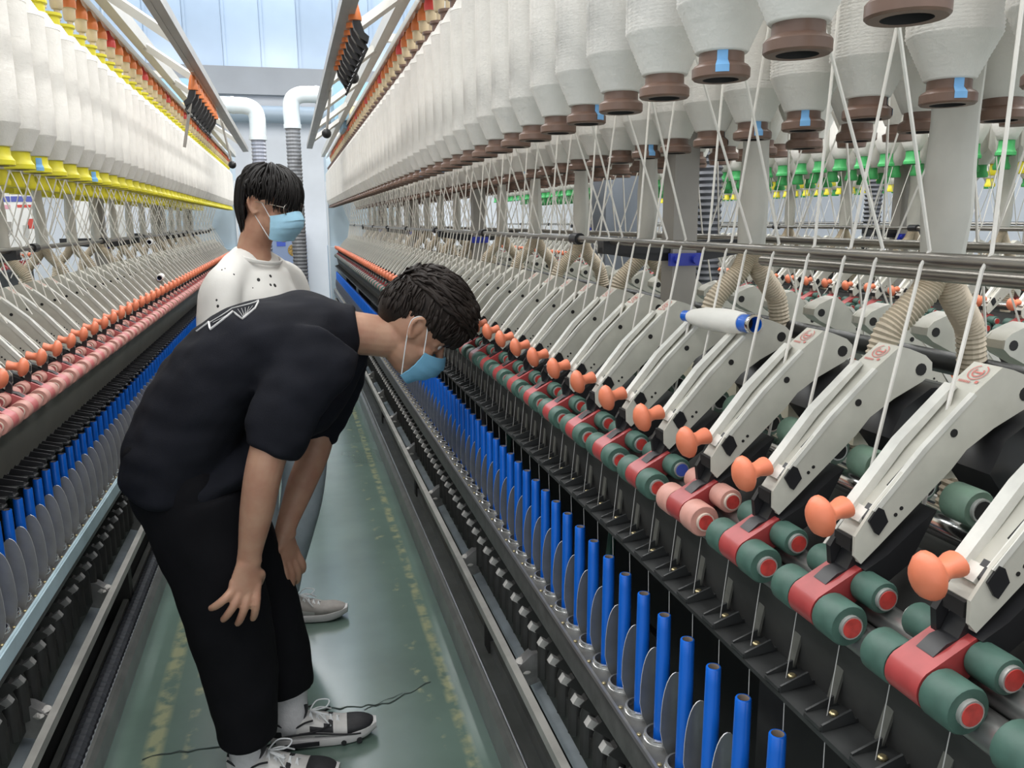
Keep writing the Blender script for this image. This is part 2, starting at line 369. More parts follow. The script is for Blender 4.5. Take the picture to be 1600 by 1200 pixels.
def lappet_mesh(long):
    b = MB(); z = -0.498 if long else -0.478
    x0 = 0.452 if long else 0.462
    b.prism(P2([(x0, z-0.012 if long else z-0.004), (x0, z-0.008 if long else z), (0.506, z+0.002), (0.506, z-0.003)]), -0.013, 0.013, 0)
    for s in (-1, 1):
        b.prism(P2([(x0+0.002, z-0.006), (x0+0.002, z+0.002), (0.496, z+0.013), (0.502, z)]), s*0.013-0.0012, s*0.013+0.0012, 0)
    return b.mesh('lappet', dark_steel if not long else black_plastic)
def strip_mesh():
    b = MB(); R = Matrix.Rotation(math.radians(14), 3, 'X')
    b.box((X(0.4965), 0.012, Zz(-0.452)), (0.003, 0.011, 0.044), 0, R)
    return b.mesh('guide_plate', mat('guide_plate_grey', (0.17, 0.17, 0.15), 0.5, 0.3, 0.3, 40))
def screw_mesh(x, z, r=0.0045):
    b = MB(); b.lathe([(r, 0), (r, 0.002), (r*0.7, 0.0032), (r*0.25, 0.0032)], (X(x), 0, Zz(z)), 'Z', 10)
    return b.mesh('screw', brass)
ZR = -0.7346
ring_m = mat('ring_chrome', (0.74, 0.74, 0.73), 0.2, 0.9)
def ring_mesh():
    b = MB(); r = 0.0216
    prof = [(r+0.0035, 0), (r+0.0035, 0.0045), (r, 0.0055), (r, 0.0072), (r+0.0022, 0.0080), (r+0.0022, 0.0112), (r-0.0010, 0.0117), (r-0.0014, 0.001)]
    b.lathe(prof, (X(0.4734), 0, Zz(ZR)), 'Z', 26, 0, (False, False))
    b.lathe([(r, 0.0008), (0.010, 0.0008)], (X(0.4734), 0, Zz(ZR)), 'Z', 26, 1, (False, False))
    return b.mesh('ring', [ring_m, dark_hole], 40)
sep_edge = mat('separator_edge', (0.66, 0.66, 0.65), 0.35, 0.4)
def sep_mesh(x0=0.4555, x1=0.4965, ht=0.1255, m=None):
    b = MB(); poly = []
    z0, z1 = ZR+0.002, ZR+ht
    n = 14
    for k in range(n+1):
        t = PI*k/n; poly.append(((x0+x1)/2-(x1-x0)/2*math.cos(t)*1.0, z0+(z1-z0)*(0.30+0.70*math.sin(t)**0.75)))
    poly = [(x0+0.011, z0), ((x0+0.004), z0+0.016)]+poly+[(x1-0.004, z0+0.016), (x1-0.011, z0)]
    b.prism(P2(poly), -0.0008, 0.0008)
    for i in range(2, len(b.m)): b.m[i] = 1
    return b.mesh('separator', [m or sep_m, sep_edge], 30)
def tube_mesh():
    b = MB()
    prof = [(0.0112, -0.245), (0.0108, -0.19), (0.0096, -0.02), (0.0094, -0.0015), (0.0086, 0), (0.0070, 0.0), (0.0066, -0.0015), (0.0066, -0.012), (0.002, -0.0125)]
    b.lathe(prof, (0, 0, 0), 'Z', 18, 0, (True, True), [0, 0, 0, 0, 0, 1, 1, 2])
    return b.mesh('tube_body', [tube_blue, tube_in, dark_hole], 40)
def lever_mesh(end):
    b = MB()
    b.prism(P2([(0.447, -0.845), (0.462, -0.832), (0.510, -0.842), (0.530, -0.90), (0.512, -0.945), (0.490, -0.88)]), -0.010, 0.010, 0)
    b.lathe([(0.017, -0.10), (0.017, -0.02), (0.011, 0.0), (0.011, 0.06)], (X(0.4734)+0.02, 0, Zz(-0.90)), 'Z', 10, 0)
    b.box((X(0.446), 0, Zz(-0.838)), (0.016, 0.015, 0.015), 1, Matrix.Rotation(0.6, 3, 'Y'))
    return b.mesh('brake_lever', [dark_panel, end])
LAP_R, LAP_L, STRIP, SCREW, RING, SEP, TUBE = lappet_mesh(False), lappet_mesh(True), strip_mesh(), screw_mesh(0.4865, -0.4765), ring_mesh(), sep_mesh(), tube_mesh()
SEP_L = sep_mesh(0.441, 0.488, 0.150, mat('separator_pale', (0.38, 0.375, 0.36), 0.34, 0.5, 0.25, 18))
SCREW2 = screw_mesh(0.4475, ZR, 0.0035)
LEV_R = lever_mesh(mat('lever_end_grey', (0.40, 0.39, 0.37), 0.6, 0, 0.3, 50)); LEV_L = lever_mesh(mat('lever_end_dark', (0.16, 0.16, 0.155), 0.6, 0, 0.3, 50))

# ------------------------------------------------------------------ roving packages
def yarn_mesh(r, z0, z1, near=True):
    b = MB(); rng = random.Random(3); c0, c1 = 0.048, 0.040; prof = []
    def rad(z):
        if z < z0+c0: return 0.027+(r-0.027)*((z-z0)/c0)
        if z > z1-c1: return 0.024+(r-0.024)*((z1-z)/c1)
        return r
    st = 0.0042 if near else 0.02
    n = int((z1-z0)/st)
    for i in range(n+1):
        z = z0+(z1-z0)*i/n
        cone = z < z0+c0
        prof.append((rad(z)-(0.0010 if near and not cone else 0.0003 if near else 0), z))
        if near and i < n: prof.append((rad(z+st/2)+(0.0006+rng.uniform(-1, 1)*0.0001), z+st/2))
    b.lathe(prof, (0, 0, 0), 'Z', 26 if near else 12, 0)
    return b.mesh('yarn_package', yarn, 80)
FZ = 0.145
def foot_mesh(m, k=0.0):
    b = MB()
    prof = [(0.019, 0.0), (0.0285, 0.0), (0.0305, 0.002), (0.0305, 0.011), (0.0285, 0.0135), (0.0265 if k else 0.0262, 0.0148+k*0.15), (0.0238, 0.0165+k*0.5), (0.0235, 0.0275+k), (0.0238, 0.0285+k), (0.022, 0.032+k)]
    b.lathe(prof, (0, 0, 0), 'Z', 24, 0, (False, True)); b.lathe([(0.019, 0.0), (0.017, 0.02), (0.002, 0.021)], (0, 0, 0), 'Z', 20, 1, (False, True))
    return b.mesh('foot', [m, dark_hole], 30)
def headpiece_mesh(m):
    b = MB(); b.lathe([(0.022, 0.0), (0.022, 0.020), (0.028, 0.023), (0.028, 0.030), (0.018, 0.032)], (0, 0, 0), 'Z', 16)
    return b.mesh('bobbin_head', m, 30)
def tape_mesh():
    b = MB(); V = []; F = []; n = 5
    for k in range(n+1):
        a = math.radians(-60-26*k/n)
        for r, z in ((0.0242, 0.031), (0.0242, 0.0172), (0.0309, 0.0112), (0.0309, 0.004)):
            V.append((r*math.cos(a)*1.012, r*math.sin(a)*1.012, z))
        if k:
            o = (k-1)*4
            for j in range(3): F.append([o+j, o+j+4, o+j+5, o+j+1])
    b.add(V, F); return b.mesh('tape', tape_m, 0)
def strand_mesh(pts, r=0.0021):
    b = MB(); b.tube(pts, r, 6); return b.mesh('roving_strand', strand_m)
Y_FINE = yarn_mesh(0.0485, FZ+0.0265, 0.537); Y_FINE2 = yarn_mesh(0.0500, FZ+0.0265, 0.537); Y_COARSE = yarn_mesh(0.0485, FZ+0.0265, 0.537, False)
FOOT_B, FOOT_Y, FOOT_G = foot_mesh(brown), foot_mesh(yellow, 0.012), foot_mesh(green, 0.022)
Y_LEFT = yarn_mesh(0.0485, FZ+0.0385, 0.537); Y_NEXT = yarn_mesh(0.0485, FZ+0.0485, 0.537, False)
HEAD_B, HEAD_Y, HEAD_G = headpiece_mesh(brown), headpiece_mesh(yellow), headpiece_mesh(green)
TAPE = tape_mesh()
def strand_pts(u0, du, dy0, zf=0.0):     # package offset u0 from centre plane (local x), arm side -1
    return [(du, 0, 0.40), (du*0.6+(-0.159-u0)*0.4, dy0*0.4, 0.222), (-0.159-u0, dy0, -0.0345), (-0.168-u0, dy0, -0.050), (-0.205-u0, dy0*1.03, -0.247), (-0.212-u0, dy0*1.03, -0.29), (-0.262-u0, dy0*1.03, -0.352)]

def package(root_c, u, y, z, yarnm, foot, head, label, group, flip=1, tape=None, strand=None, ang=0):
    """one hanging roving package: Empty at its foot; yarn body, foot, head, tape and strand are its parts"""
    e = D.objects.new('roving_bobbin', None); COL.objects.link(e); e.empty_display_size = 0.03
    e.location = (root_c+u*flip, y, z+H); e.rotation_euler = (0, 0, 0 if flip == 1 else PI)
    link('yarn_package', yarnm, e, (0, 0, -FZ), ang); link('foot', foot, e); link('bobbin_head', head, e, (0, 0, 0.536-FZ))
    if tape is not None:
        tp = link('tape', TAPE, e, (0, 0, 0), tape); tp['label'] = 'light blue tape tab'
        if flip == -1: tp.scale = (1.16, 1.16, 1.1)
    if strand: link('roving_strand', strand, e, (0, 0, -z))
    tag(e, label, 'roving bobbin', group)
    return e

# ------------------------------------------------------------------ spinning frames
def hanger_mesh():
    b = MB(); b.lathe([(0.008, -0.060), (0.008, -0.034), (0.013, -0.032), (0.0165, -0.024), (0.0175, 0.000), (0.0205, 0.002)], (0, 0, 0), 'Z', 12, 1, (True, False))
    b.lathe([(0.0205, 0.002), (0.0212, 0.018), (0.0180, 0.034), (0.010, 0.043), (0.005, 0.058)], (0, 0, 0), 'Z', 12, 0, (False, True))
    return b
HANGER = hanger_mesh().mesh('bobbin_hanger', [cap_orange, cap_cream], 40)
HANGER2 = hanger_mesh().mesh('bobbin_hanger', [mat('red_hanger_cap', (0.72, 0.07, 0.06), 0.45), cap_cream], 40)

def frame(C, flip, ya, yb, label, arms, rs, lap, lev, foot_edge, strip, near, side_b=None, end_y=None, detail=True):
    """flip=1: working side faces -x; flip=-1: faces +x. ya..yb: extent along the aisle"""
    root = D.objects.new('spinning_frame', None); COL.objects.link(root); root.location = (C, 0, -0.028 if strip == 'blue' else 0); root.rotation_euler = (0, 0, 0 if flip == 1 else PI)
    tag(root, label, 'spinning machine', None)
    def part(name, b, mats, sm=35): return link(name, b.mesh(name, mats, sm), root)
    def ly(y): return y*flip
    Y0, Y1 = sorted((ly(ya), ly(yb)))
    def place(name, me, y, par=None, side=1): return link(name, me, par or root, (0, ly(y), 0), 0 if side == 1 else PI)
    # drafting rollers and rods running the length
    def cyl(name, x, z, r, m, seg=14):
        b = MB(); b.lathe([(r, Y0), (r, Y1)], (X(x), 0, Zz(z)), 'Y', seg); return part(name, b, m, 40)
    cyl('front_bottom_roller', 0.5040, -0.3945, 0.0165, steel); cyl('middle_bottom_roller', 0.5275, -0.374, 0.0135, steel)
    cyl('back_bottom_roller', 0.6230, -0.3060, 0.0150, chrome)
    cyl('arm_shaft', 0.716, -0.205, 0.016, dark_steel)
    cyl('guide_rod', CR-0.159, -0.0444, 0.0078, rod_m)
    if near and strip == 'dark':
        b = MB(); b.lathe([(0.0075, Y0), (0.0075, 1.09)], (-0.135, 0, Zz(-0.0615)), 'Y', 14); part('lower_guide_rod', b, rod_m, 40)
    if side_b: cyl('guide_rod', CR+0.159, -0.0444, 0.0078, rod_m); cyl('arm_shaft', CR+0.091, -0.205, 0.016, dark_steel)
    # stands, beams and panels
    zb = -0.52 if strip == 'blue' else -0.50
    b = MB(); b.prism(P2([(0.4885, -0.4010), (0.495, -0.4005), (0.500, -0.413), (0.530, -0.408), (0.60, -0.33), (0.64, -0.33), (0.64, -0.39), (0.56, zb), (0.510, zb), (0.5035, zb+0.03)]), Y0, Y1)
    part('roller_beam', b, dark_panel if strip == 'dark' else olive_panel)
    zl = -0.02 if strip == 'blue' else 0.0
    b = MB(); b.prism(P2([(0.463, zl-0.489), (0.463, zl-0.4835), (0.512, zl-0.480), (0.512, zl-0.487)]), Y0, Y1); part('lappet_bar', b, dark_steel)
    b = MB(); b.prism([(X(0.439), Zz(ZR-0.052)), (X(0.439), Zz(ZR-0.003)), (X(0.441), Zz(ZR)), (X(0.515), Zz(ZR)), (X(0.515), Zz(ZR-0.008)), (X(0.447), Zz(ZR-0.008)), (X(0.447), Zz(ZR-0.052))], Y0, Y1)
    part('ring_rail', b, rail_top)
    b = MB(); b.prism([(X(0.4375), Zz(ZR-0.003)), (X(0.4395), Zz(ZR+0.0012)), (X(0.444), Zz(ZR+0.0012)), (X(0.444), Zz(ZR-0.003))], Y0, Y1)
    if strip == 'blue':
        b.box((X(0.4365), (Y0+Y1)/2, Zz(ZR-0.018)), (0.003, Y1-Y0, 0.034))
    part('rail_edge', b, blue_strip if strip == 'blue' else steel)  # steel version is an edge highlight made as a part; blue strip is real
    b = MB(); b.box((X(0.525), (Y0+Y1)/2, Zz(-0.99)), (0.07, Y1-Y0, 0.07)); part('spindle_rail', b, dark_panel)
    b = MB(); b.prism(P2([(0.485, -1.075), (0.487, -1.068), (0.575, -1.045), (0.575, -1.055)]), Y0, Y1); part('belt_cover', b, blue_grey)
    b = MB(); b.box((X(0.434), (Y0+Y1)/2, Zz(-1.0)), (0.017, Y1-Y0, 0.022)); part('front_bar', b, mat('bar_grey', (0.40, 0.39, 0.36), 0.45, 0.2, 0.3, 12))
    b = MB(); b.box((X(CR)-0.02, (Y0+Y1)/2, Zz(-1.0)), (0.03, Y1-Y0, 1.04)); b.box((X(0.62), (Y0+Y1)/2, 0.02), (0.2, Y1-Y0, 0.04)); part('shade_panel', b, void_m)  # added dark sheets standing in for the shaded inside, blocking the view through
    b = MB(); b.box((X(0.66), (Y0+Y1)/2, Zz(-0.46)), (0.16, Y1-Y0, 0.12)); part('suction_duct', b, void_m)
    # foot channel along the floor
    fe = foot_edge; zt = -1.41
    b = MB(); b.prism([(X(fe), 0.0), (X(fe), Zz(zt-0.012)), (X(fe+0.014), Zz(zt)), (X(fe+0.024), Zz(zt)), (X(fe+0.024), Zz(zt-0.035)), (X(fe+0.085), Zz(zt-0.035)), (X(fe+0.085), Zz(zt+0.01)), (X(fe+0.105), Zz(zt+0.01)), (X(fe+0.105), 0.0)], Y0, Y1)
    part('foot_channel', b, mat('channel_grey', (0.25, 0.255, 0.24), 0.38, 0.35, 0.3, 9, 0.04, 40))
    b = MB(); b.lathe([(0.0055, Y0), (0.0055, Y1)], (X(fe+0.034), 0, Zz(zt-0.016)), 'Y', 8); part('channel_rod', b, steel)
    bl = MB(); bl.box((0, 0, 0), (0.03, 0.026, 0.014)); bm = bl.mesh('belt_peg', dark_hole)
    if strip == 'blue':
        n = int((Y1-Y0)/0.014)
        b = MB(); b.tube([(X(fe+0.055), Y0+(Y1-Y0)*i/n, Zz(zt-0.002)) for i in range(n+1)], [0.026 if i % 2 else 0.0225 for i in range(n+1)], 10); part('ribbed_hose', b, hose_dark, 20)
        b = MB(); b.tube(bend([(X(fe+0.05), ly(2.05), Zz(zt+0.03)), (X(fe+0.10), ly(1.90), Zz(zt+0.05)), (X(fe+0.18), ly(1.78), Zz(zt+0.16)), (X(fe+0.22), ly(1.70), Zz(zt+0.3))], 6), 0.007, 8); part('black_cable', b, black_plastic)
    # supports under the front bar, with lint caught on them
    br = MB(); br.prism(P2([(0.438, -1.02), (0.438, -1.0), (0.475, -0.97), (0.52, -0.955), (0.52, -1.03), (0.47, -1.045)]), -0.016, 0.016); brm = br.mesh('bar_support', mat('support_grey', (0.21, 0.205, 0.20), 0.6, 0.1, 0.4, 30, 0.3, 60))
    lt = MB(); rng = random.Random(5)
    for k in range(5): lt.ball((X(0.452+rng.random()*0.02), rng.uniform(-0.014, 0.014), Zz(-1.0+rng.uniform(-0.012, 0.012))), (rng.uniform(0.006, 0.014), rng.uniform(0.008, 0.016), rng.uniform(0.005, 0.012)), 8)
    lmm = lt.mesh('lint_tuft', lint)
    leg = MB(); leg.box((X(0.62), 0, Zz(-1.0)), (0.10, 0.06, 1.04)); legm = leg.mesh('frame_leg', dark_panel)
    y = ya+0.12
    k0 = 0
    while y < yb:
        s = place('bar_support', brm, y)
        lk = stuff(link('lint_tuft', lmm, s)); y += 0.62
    if detail:
        y = ya+0.55
        while y < yb: place('frame_leg', legm, y); y += 1.68
        pg = MB(); rng = random.Random(11)
        for k in range(6):
            yy = ya+0.3+k*0.9
            if yy+0.5 < yb: pg.tube([(X(0.60), ly(yy), Zz(-0.62-0.1*(k % 3))), (X(0.66), ly(yy+0.12), Zz(-0.66)), (X(0.70), ly(yy+0.4), Zz(-0.69)), (X(0.73), ly(yy+0.8), Zz(-0.75))], 0.010, 8)
        stuff(part('green_conduit', pg, pipe_green))
    # drafting arms
    a_y = arms; na = 0
    while a_y < yb:
        if a_y > ya-0.02:
            a = place('drafting_arm', ARM, a_y)
            link('clip', CLIP, a); link('knob', KNOB, a)
            if near: link('black_bracket', BRK, a); link('cream_block', CBLOCK, a); link('arm_mount', MOUNT, a)
            st = rs(na) if callable(rs) else rs
            link('saddle', st['saddle'], a)
            for s in (-1, 1):
                link('top_roller', st['front'], a, (0, s*0.0352, 0)); link('top_roller', st['mid'], a, (0, s*0.0352, 0))
                if near: link('back_roller', st['back'], a, (0, s*0.0360, 0))
            if near and na < 14: link('logo', LOGO, a)
        a_y += 0.14; na += 1
    if side_b:
        a_y = side_b[0]
        while a_y < side_b[1]:
            a = place('drafting_arm', ARM, a_y, None, -1); link('saddle', rs(99)['saddle'] if callable(rs) else rs['saddle'], a); link('knob', KNOB, a); a_y += 0.14
    return root, place, part, (Y0, Y1), ly

def spindles(root_t, C, flip, y_first, ya, yb, lap, lev, zt, label, group, nlab, thread_n, long):
    root, place, part, (Y0, Y1), ly = root_t
    k = 0; y = y_first
    while y-0.07 > ya: y -= 0.07
    n = 0
    while y < yb:
        place('ring', RING, y); place('separator', SEP_L if long else SEP, y+0.035); place('lappet', lap, y)
        if not long: place('screw', SCREW, y); place('guide_plate', STRIP, y)
        place('screw', SCREW2, y+0.018); place('brake_lever', lev, y)
        e = D.objects.new('spindle_tube', None); COL.objects.link(e); e.empty_display_size = 0.02
        e.location = (C+flip*X(0.4734), y, zt-0.245+H)
        link('tube_body', TUBE, e, (0, 0, 0.245))
        if n < thread_n: link('yarn_end', THREAD, e)
        px = proj(e.location.x, y, zt+H)
        if n == 0: label.vis = 0
        if 0 < px[0] < 1600 and 0 < px[1] < 1195:
            label.vis += 1
        v = label.vis
        if 0 < v <= nlab: tag(e, label.near % ORD[v-1], 'bobbin tube', group)
        else: tag(e, label.far if v else label.out, 'bobbin tube', group)
        y += 0.07; n += 1
class Lab: pass
_b = MB(); _b.tube([(0.018, 0.012, 0.05), (0.006, 0.001, 0.303), (0.014, 0.0, 0.385)], 0.0006, 4); THREAD = _b.mesh('yarn_end', mat('grey_yarn', (0.45, 0.44, 0.42), 0.8))

# right frame ----------------------------------------------------------------
YA, YB = 0.30, 9.45
R = frame(CR, 1, YA, YB, 'long grey ring spinning frame with green rollers, right of the aisle', 0.5085-0.14,
          lambda n: RS_P if n == 4 else RS_GB if n == 5 else RS_G, LAP_R, LEV_R, 0.492, 'dark', True, side_b=(0.9, 5.4))
lb = Lab(); lb.vis = 0; lb.near = 'blue tube on the right frame, %s from the bottom edge of the photo'
lb.far = 'small blue tube far along the right frame, in an unbroken row'; lb.out = 'blue tube on the right frame, below the edge of the photo'
spindles(R, CR, 1, 0.6914, 0.42, YB-0.1, LAP_R, LEV_R, -0.541, lb, 'blue tubes along the right frame', 24, 40, False)
# left frame -----------------------------------------------------------------
CL = -0.583-0.3336
Lf = frame(CL, -1, 1.05, 9.2, 'long spinning frame with pink rollers and a pale blue rail, left of the aisle', 1.16, RS_L, LAP_L, LEV_L, 0.4734-0.017+0.034, 'blue', True)
lb = Lab(); lb.vis = 0; lb.near = 'blue tube on the left frame, %s from the left edge of the photo'
lb.far = 'small blue tube far along the left frame, beyond the man in black'; lb.out = 'blue tube on the left frame, outside the photo'
spindles(Lf, CL, -1, 1.7816, 1.40, 9.1, LAP_L, LEV_L, -0.5632, lb, 'blue tubes along the left frame', 20, 0, True)
# the next frame to the right, seen between the packages ---------------------
C2 = CR+1.77
R2 = frame(C2, 1, 1.9, 9.3, 'spinning frame beyond the right one, with green-footed packages hanging over it', 2.02, RS_G, LAP_R, LEV_R, 0.492, 'dark', False, side_b=(2.6, 6.0), detail=False)

# ------------------------------------------------------------------ creels: rails, hangers, posts, sleeves, hoses
def creel(root_t, ya, yb, zc, rows, post_ys, sleeve_ys, hanger_phase, aisle_rail=None, hang_n=60, bars=True):
    root, place, part, _, ly = root_t
    Y0, Y1 = sorted((ly(ya), ly(yb)))
    for u in rows:
        s = 1 if u < 0 else -1
        b = MB(); b.box((u-0.062*s, (Y0+Y1)/2, zc+0.085+H), (0.036, Y1-Y0, 0.05)); part('creel_rail', b, rail_cream)
        b = MB(); b.box((u, (Y0+Y1)/2, zc+0.062+H), (0.044, Y1-Y0, 0.005)); b.box((u-0.0235*s, (Y0+Y1)/2, zc+0.054+H), (0.004, Y1-Y0, 0.024)); b.box((u+0.0235*s, (Y0+Y1)/2, zc+0.054+H), (0.004, Y1-Y0, 0.024)); part('hanger_channel', b, alu)
    n = 0; y = hanger_phase
    while y < yb and n < hang_n:
        if y > ya: link('bobbin_hanger', HANGER2 if (n*7) % 5 == 0 else HANGER, root, (rows[0], ly(y), zc+H)); n += 1
        y += 0.14
    pm = MB(); pm.box((0, 0, 0.84), (0.055, 0.055, 1.68)); pm.box((0, 0, 0.0), (0.07, 0.07, 0.02)); pmm = pm.mesh('creel_post', post_m)
    am = MB(); am.box((0, 0, 0), (0.36, 0.034, 0.026)); am.prism([(-0.18, -0.012), (-0.06, -0.03), (0.06, -0.03), (0.18, -0.012), (0.18, 0.0), (-0.18, 0.0)], -0.012, 0.012); amm = am.mesh('rod_bracket', black_plastic)
    cm = MB(); cm.box((0, -0.030, 0), (0.072, 0.012, 0.026)); cm.lathe([(0.009, -0.046), (0.009, -0.03)], (0.02, 0, 0), 'Y', 10); cm.lathe([(0.009, -0.046), (0.009, -0.03)], (-0.02, 0, 0), 'Y', 10); cmm = cm.mesh('post_clamp', blue_clamp)
    tm = MB(); tm.box((0, 0, 0), (0.80, 0.04, 0.03)); tmm = tm.mesh('creel_cross_bar', rail_cream)
    for y in post_ys:
        p = link('creel_post', pmm, root, (0, ly(y), Zz(-0.95)))
        link('rod_bracket', amm, p, (0, 0, 0.95-0.058)); link('post_clamp', cmm, p, (0, 0, 0.95-0.085)); link('creel_cross_bar', tmm, p, (0, 0, 1.69))
    sm = MB(); n = 10
    sm.tube([(0, 0, 0.56-0.58*k/n) for k in range(n+1)], [(0.017+0.004*math.sin(k*1.7), 0.038+0.002*math.sin(k*2.3)) for k in range(n)]+[(0.022, 0.030)], 16, 0, True, (1, 0, 0))
    smm = sm.mesh('suction_sleeve', sleeve_m)
    def hose(s):
        pts = []; q = [Vector((0, 0, -0.02)), Vector((s*0.02, 0.0, -0.06)), Vector((s*0.065, 0.01, -0.11)), Vector((s*0.085, 0.015, -0.20)), Vector((s*0.08, 0.015, -0.30)), Vector((s*0.05, 0.015, -0.42))]
        for i in range(len(q)-1):
            for k in range(26): pts.append(q[i].lerp(q[i+1], k/26))
        for _ in range(14): pts = [pts[0]]+[(pts[i-1]+pts[i]*2+pts[i+1])/4 for i in range(1, len(pts)-1)]+[pts[-1]]
        b = MB(); b.tube(pts, [0.0190 if i % 2 else 0.0166 for i in range(len(pts))], 14); return b.mesh('suction_hose', hose_m, 20)
    hs = [hose(-1), hose(1)]
    for y in sleeve_ys:
        s = link('suction_sleeve', smm, root, (0, ly(y), Zz(-0.035)))
        for h in hs: link('suction_hose', h, s)
    cp = MB(); cp.lathe([(0.0135, -0.022), (0.0135, 0.022)], (0, 0, 0), 'Y', 14); cpm = cp.mesh('rod_coupling', black_plastic)
    y = ya+0.4
    for k in range(12):
        yy = 1.85+0.98*k
        if ya < yy < yb: link('rod_coupling', cpm, root, (-0.159, ly(yy), Zz(-0.0444)))
    if aisle_rail:
        ux, zr, y_end = aisle_rail
        Ya, Yb = sorted((ly(ya), ly(y_end)))
        b = MB(); b.box((ux, (Ya+Yb)/2, zr+H), (0.026, Yb-Ya, 0.028)); b.box((ux+0.018, (Ya+Yb)/2, zr-0.012+H), (0.016, Yb-Ya, 0.006)); part('aisle_rail', b, mat('rail_light_grey', (0.46, 0.45, 0.43), 0.4, 0.2, 0.15, 8))
        y = 2.77
        while y < y_end+0.1:
            b = MB(); b.tube([(ux, ly(y), zr+0.005+H), (rows[0]-0.075, ly(y), zc+0.07+H)], 0.018, 4, 0, True, (0, 1, 0.6)); part('rail_bracket', b, rail_cream, 0); y += 0.84

SL = [0.89+0.46*k for k in range(-1, 18)]
creel(R, YA, YB, 0.625, (-0.352, -0.07, 0.07, 0.352), (1.64, 3.62, 5.60, 7.58), SL, 0.5585, (-0.640, 0.536, 6.4))
creel(Lf, 1.05, 9.2, 0.625, (-0.345, -0.07, 0.07), (2.6, 4.55, 6.5, 8.4), [1.7+0.46*k for k in range(16)], 1.20, (-0.650, 0.536, 6.4))
creel(R2, 1.9, 9.3, 0.70, (-0.337, -0.07), (3.1, 5.0, 7.0), [2.1+0.46*k for k in range(12)], 2.0, None, 0)

# end housings of the two frames
def end_box(x0, x1, y, label, notch):
    e = D.objects.new('gear_housing', None); COL.objects.link(e); e.location = ((x0+x1)/2, y+0.35, 0)
    b = MB(); w_ = x1-x0
    b.box((0, 0, 0.62), (w_, 0.7, 1.24)); b.box((0, 0, 1.24), (w_*0.985, 0.69, 0.006)); link('lower_case', b.mesh('lower_case', panel_blue, 0), e)
    b = MB(); b.box((0, 0.02, 1.75), (w_*0.98, 0.62, 1.02)); link('upper_case', b.mesh('upper_case', panel_blue, 0), e)
    b = MB(); b.box((-notch*(w_/2+0.005), -0.30, 1.0), (0.02, 0.04, 1.9)); link('corner_post', b.mesh('corner_post', mat('pale_grey_post', (0.62, 0.66, 0.70), 0.4), 0), e)
    tag(e, label, 'machine housing')
end_box(0.42, 1.20, 9.50, 'pale blue gear housing closing the far end of the right frame', 1)
end_box(-1.32, -0.54, 9.25, 'pale blue gear housing closing the far end of the left frame', -1)

# ------------------------------------------------------------------ roving rows
SR1 = [strand_mesh(strand_pts(-0.352, 0.046, s)) for s in (-0.034, 0.034)]
SR2 = [strand_mesh(strand_pts(-0.07, -0.046, s)) for s in (-0.034, 0.034)]
def mir(pts): return [(-x, y, z) for x, y, z in pts]
SR3 = [strand_mesh(mir(strand_pts(-0.07, -0.046, s))) for s in (-0.03, 0.03)]
SG1 = [strand_mesh([(p[0], p[1], p[2]+(0.06 if p[2] > 0.1 else 0)) for p in strand_pts(-0.337, 0.046, s)]) for s in (-0.03, 0.03)]
rng = random.Random(21)
def row(C, u, z, y0, y1, yarnm, foot, head, flip, near_label, far_label, group, nlab, strands, tapes=(), st=0.14, tape_p=0.05):
    y = y0; v = 0; i = 0
    while y < y1:
        px = proj(C+flip*u, y, z+H+0.06); ok = 0 < px[0] < 1600 and -20 < px[1] < 1200
        v += ok
        lab = near_label % ORD[v-1] if v and v <= nlab else far_label
        tp = None
        if i in tapes: tp = tapes[i]
        elif i > 12 and rng.random() < tape_p: tp = rng.uniform(-0.9, 0.5)
        if flip == -1 and tp is not None: tp += PI
        package(C, u, y, z, yarnm, foot, head, lab, group, flip, tp, strands[i % 2] if strands else None, rng.random()*6)
        y += st; i += 1
row(CR, -0.352, 0.145, 0.5585, 9.4, Y_FINE, FOOT_B, HEAD_B, 1, 'brown-footed white package, front row at right, %s from the top right corner',
    'white brown-footed roving package in the distant run of the front row at right', 'front row packages over the right frame', 24, SR1, {2: -0.75, 5: 0.15})
row(CR, -0.07, 0.125, 0.686, 9.4, Y_FINE2, FOOT_B, HEAD_B, 1, 'brown-footed white package, second row at right, %s from the right edge',
    'white brown-footed roving package in the distant run of the second row at right', 'second row packages over the right frame', 20, SR2, {1: -0.6, 2: 0.7, 3: -0.8, 4: -0.5, 5: 0.9, 7: -0.3})
row(CR, 0.07, 0.118, 0.75, 8.4, Y_COARSE, FOOT_B, HEAD_B, 1, 'white package half hidden in the third row, %s from the right edge',
    'white roving package in the hidden third row behind the second row at right', 'third row packages over the right frame', 10, SR3)
row(CL, -0.343, 0.118, 1.27, 9.1, Y_LEFT, FOOT_Y, HEAD_Y, -1, 'white roving package with yellow foot over the left frame, %s from the left edge',
    'white yellow-footed roving package far along the left frame, a yellow lip showing', 'yellow footed packages over the left frame', 20, SR1, {5: -0.4, 7: 0.1, 11: 0.2, 12: -0.5}, 0.14, 0.04)
row(C2, -0.337, 0.19, 1.96, 9.2, Y_NEXT, FOOT_G, HEAD_G, 1, 'white roving package with green foot over the next frame, %s from the right edge',
    'green-footed roving package deep in the row over the next frame', 'green footed packages over the next frame', 16, SG1)
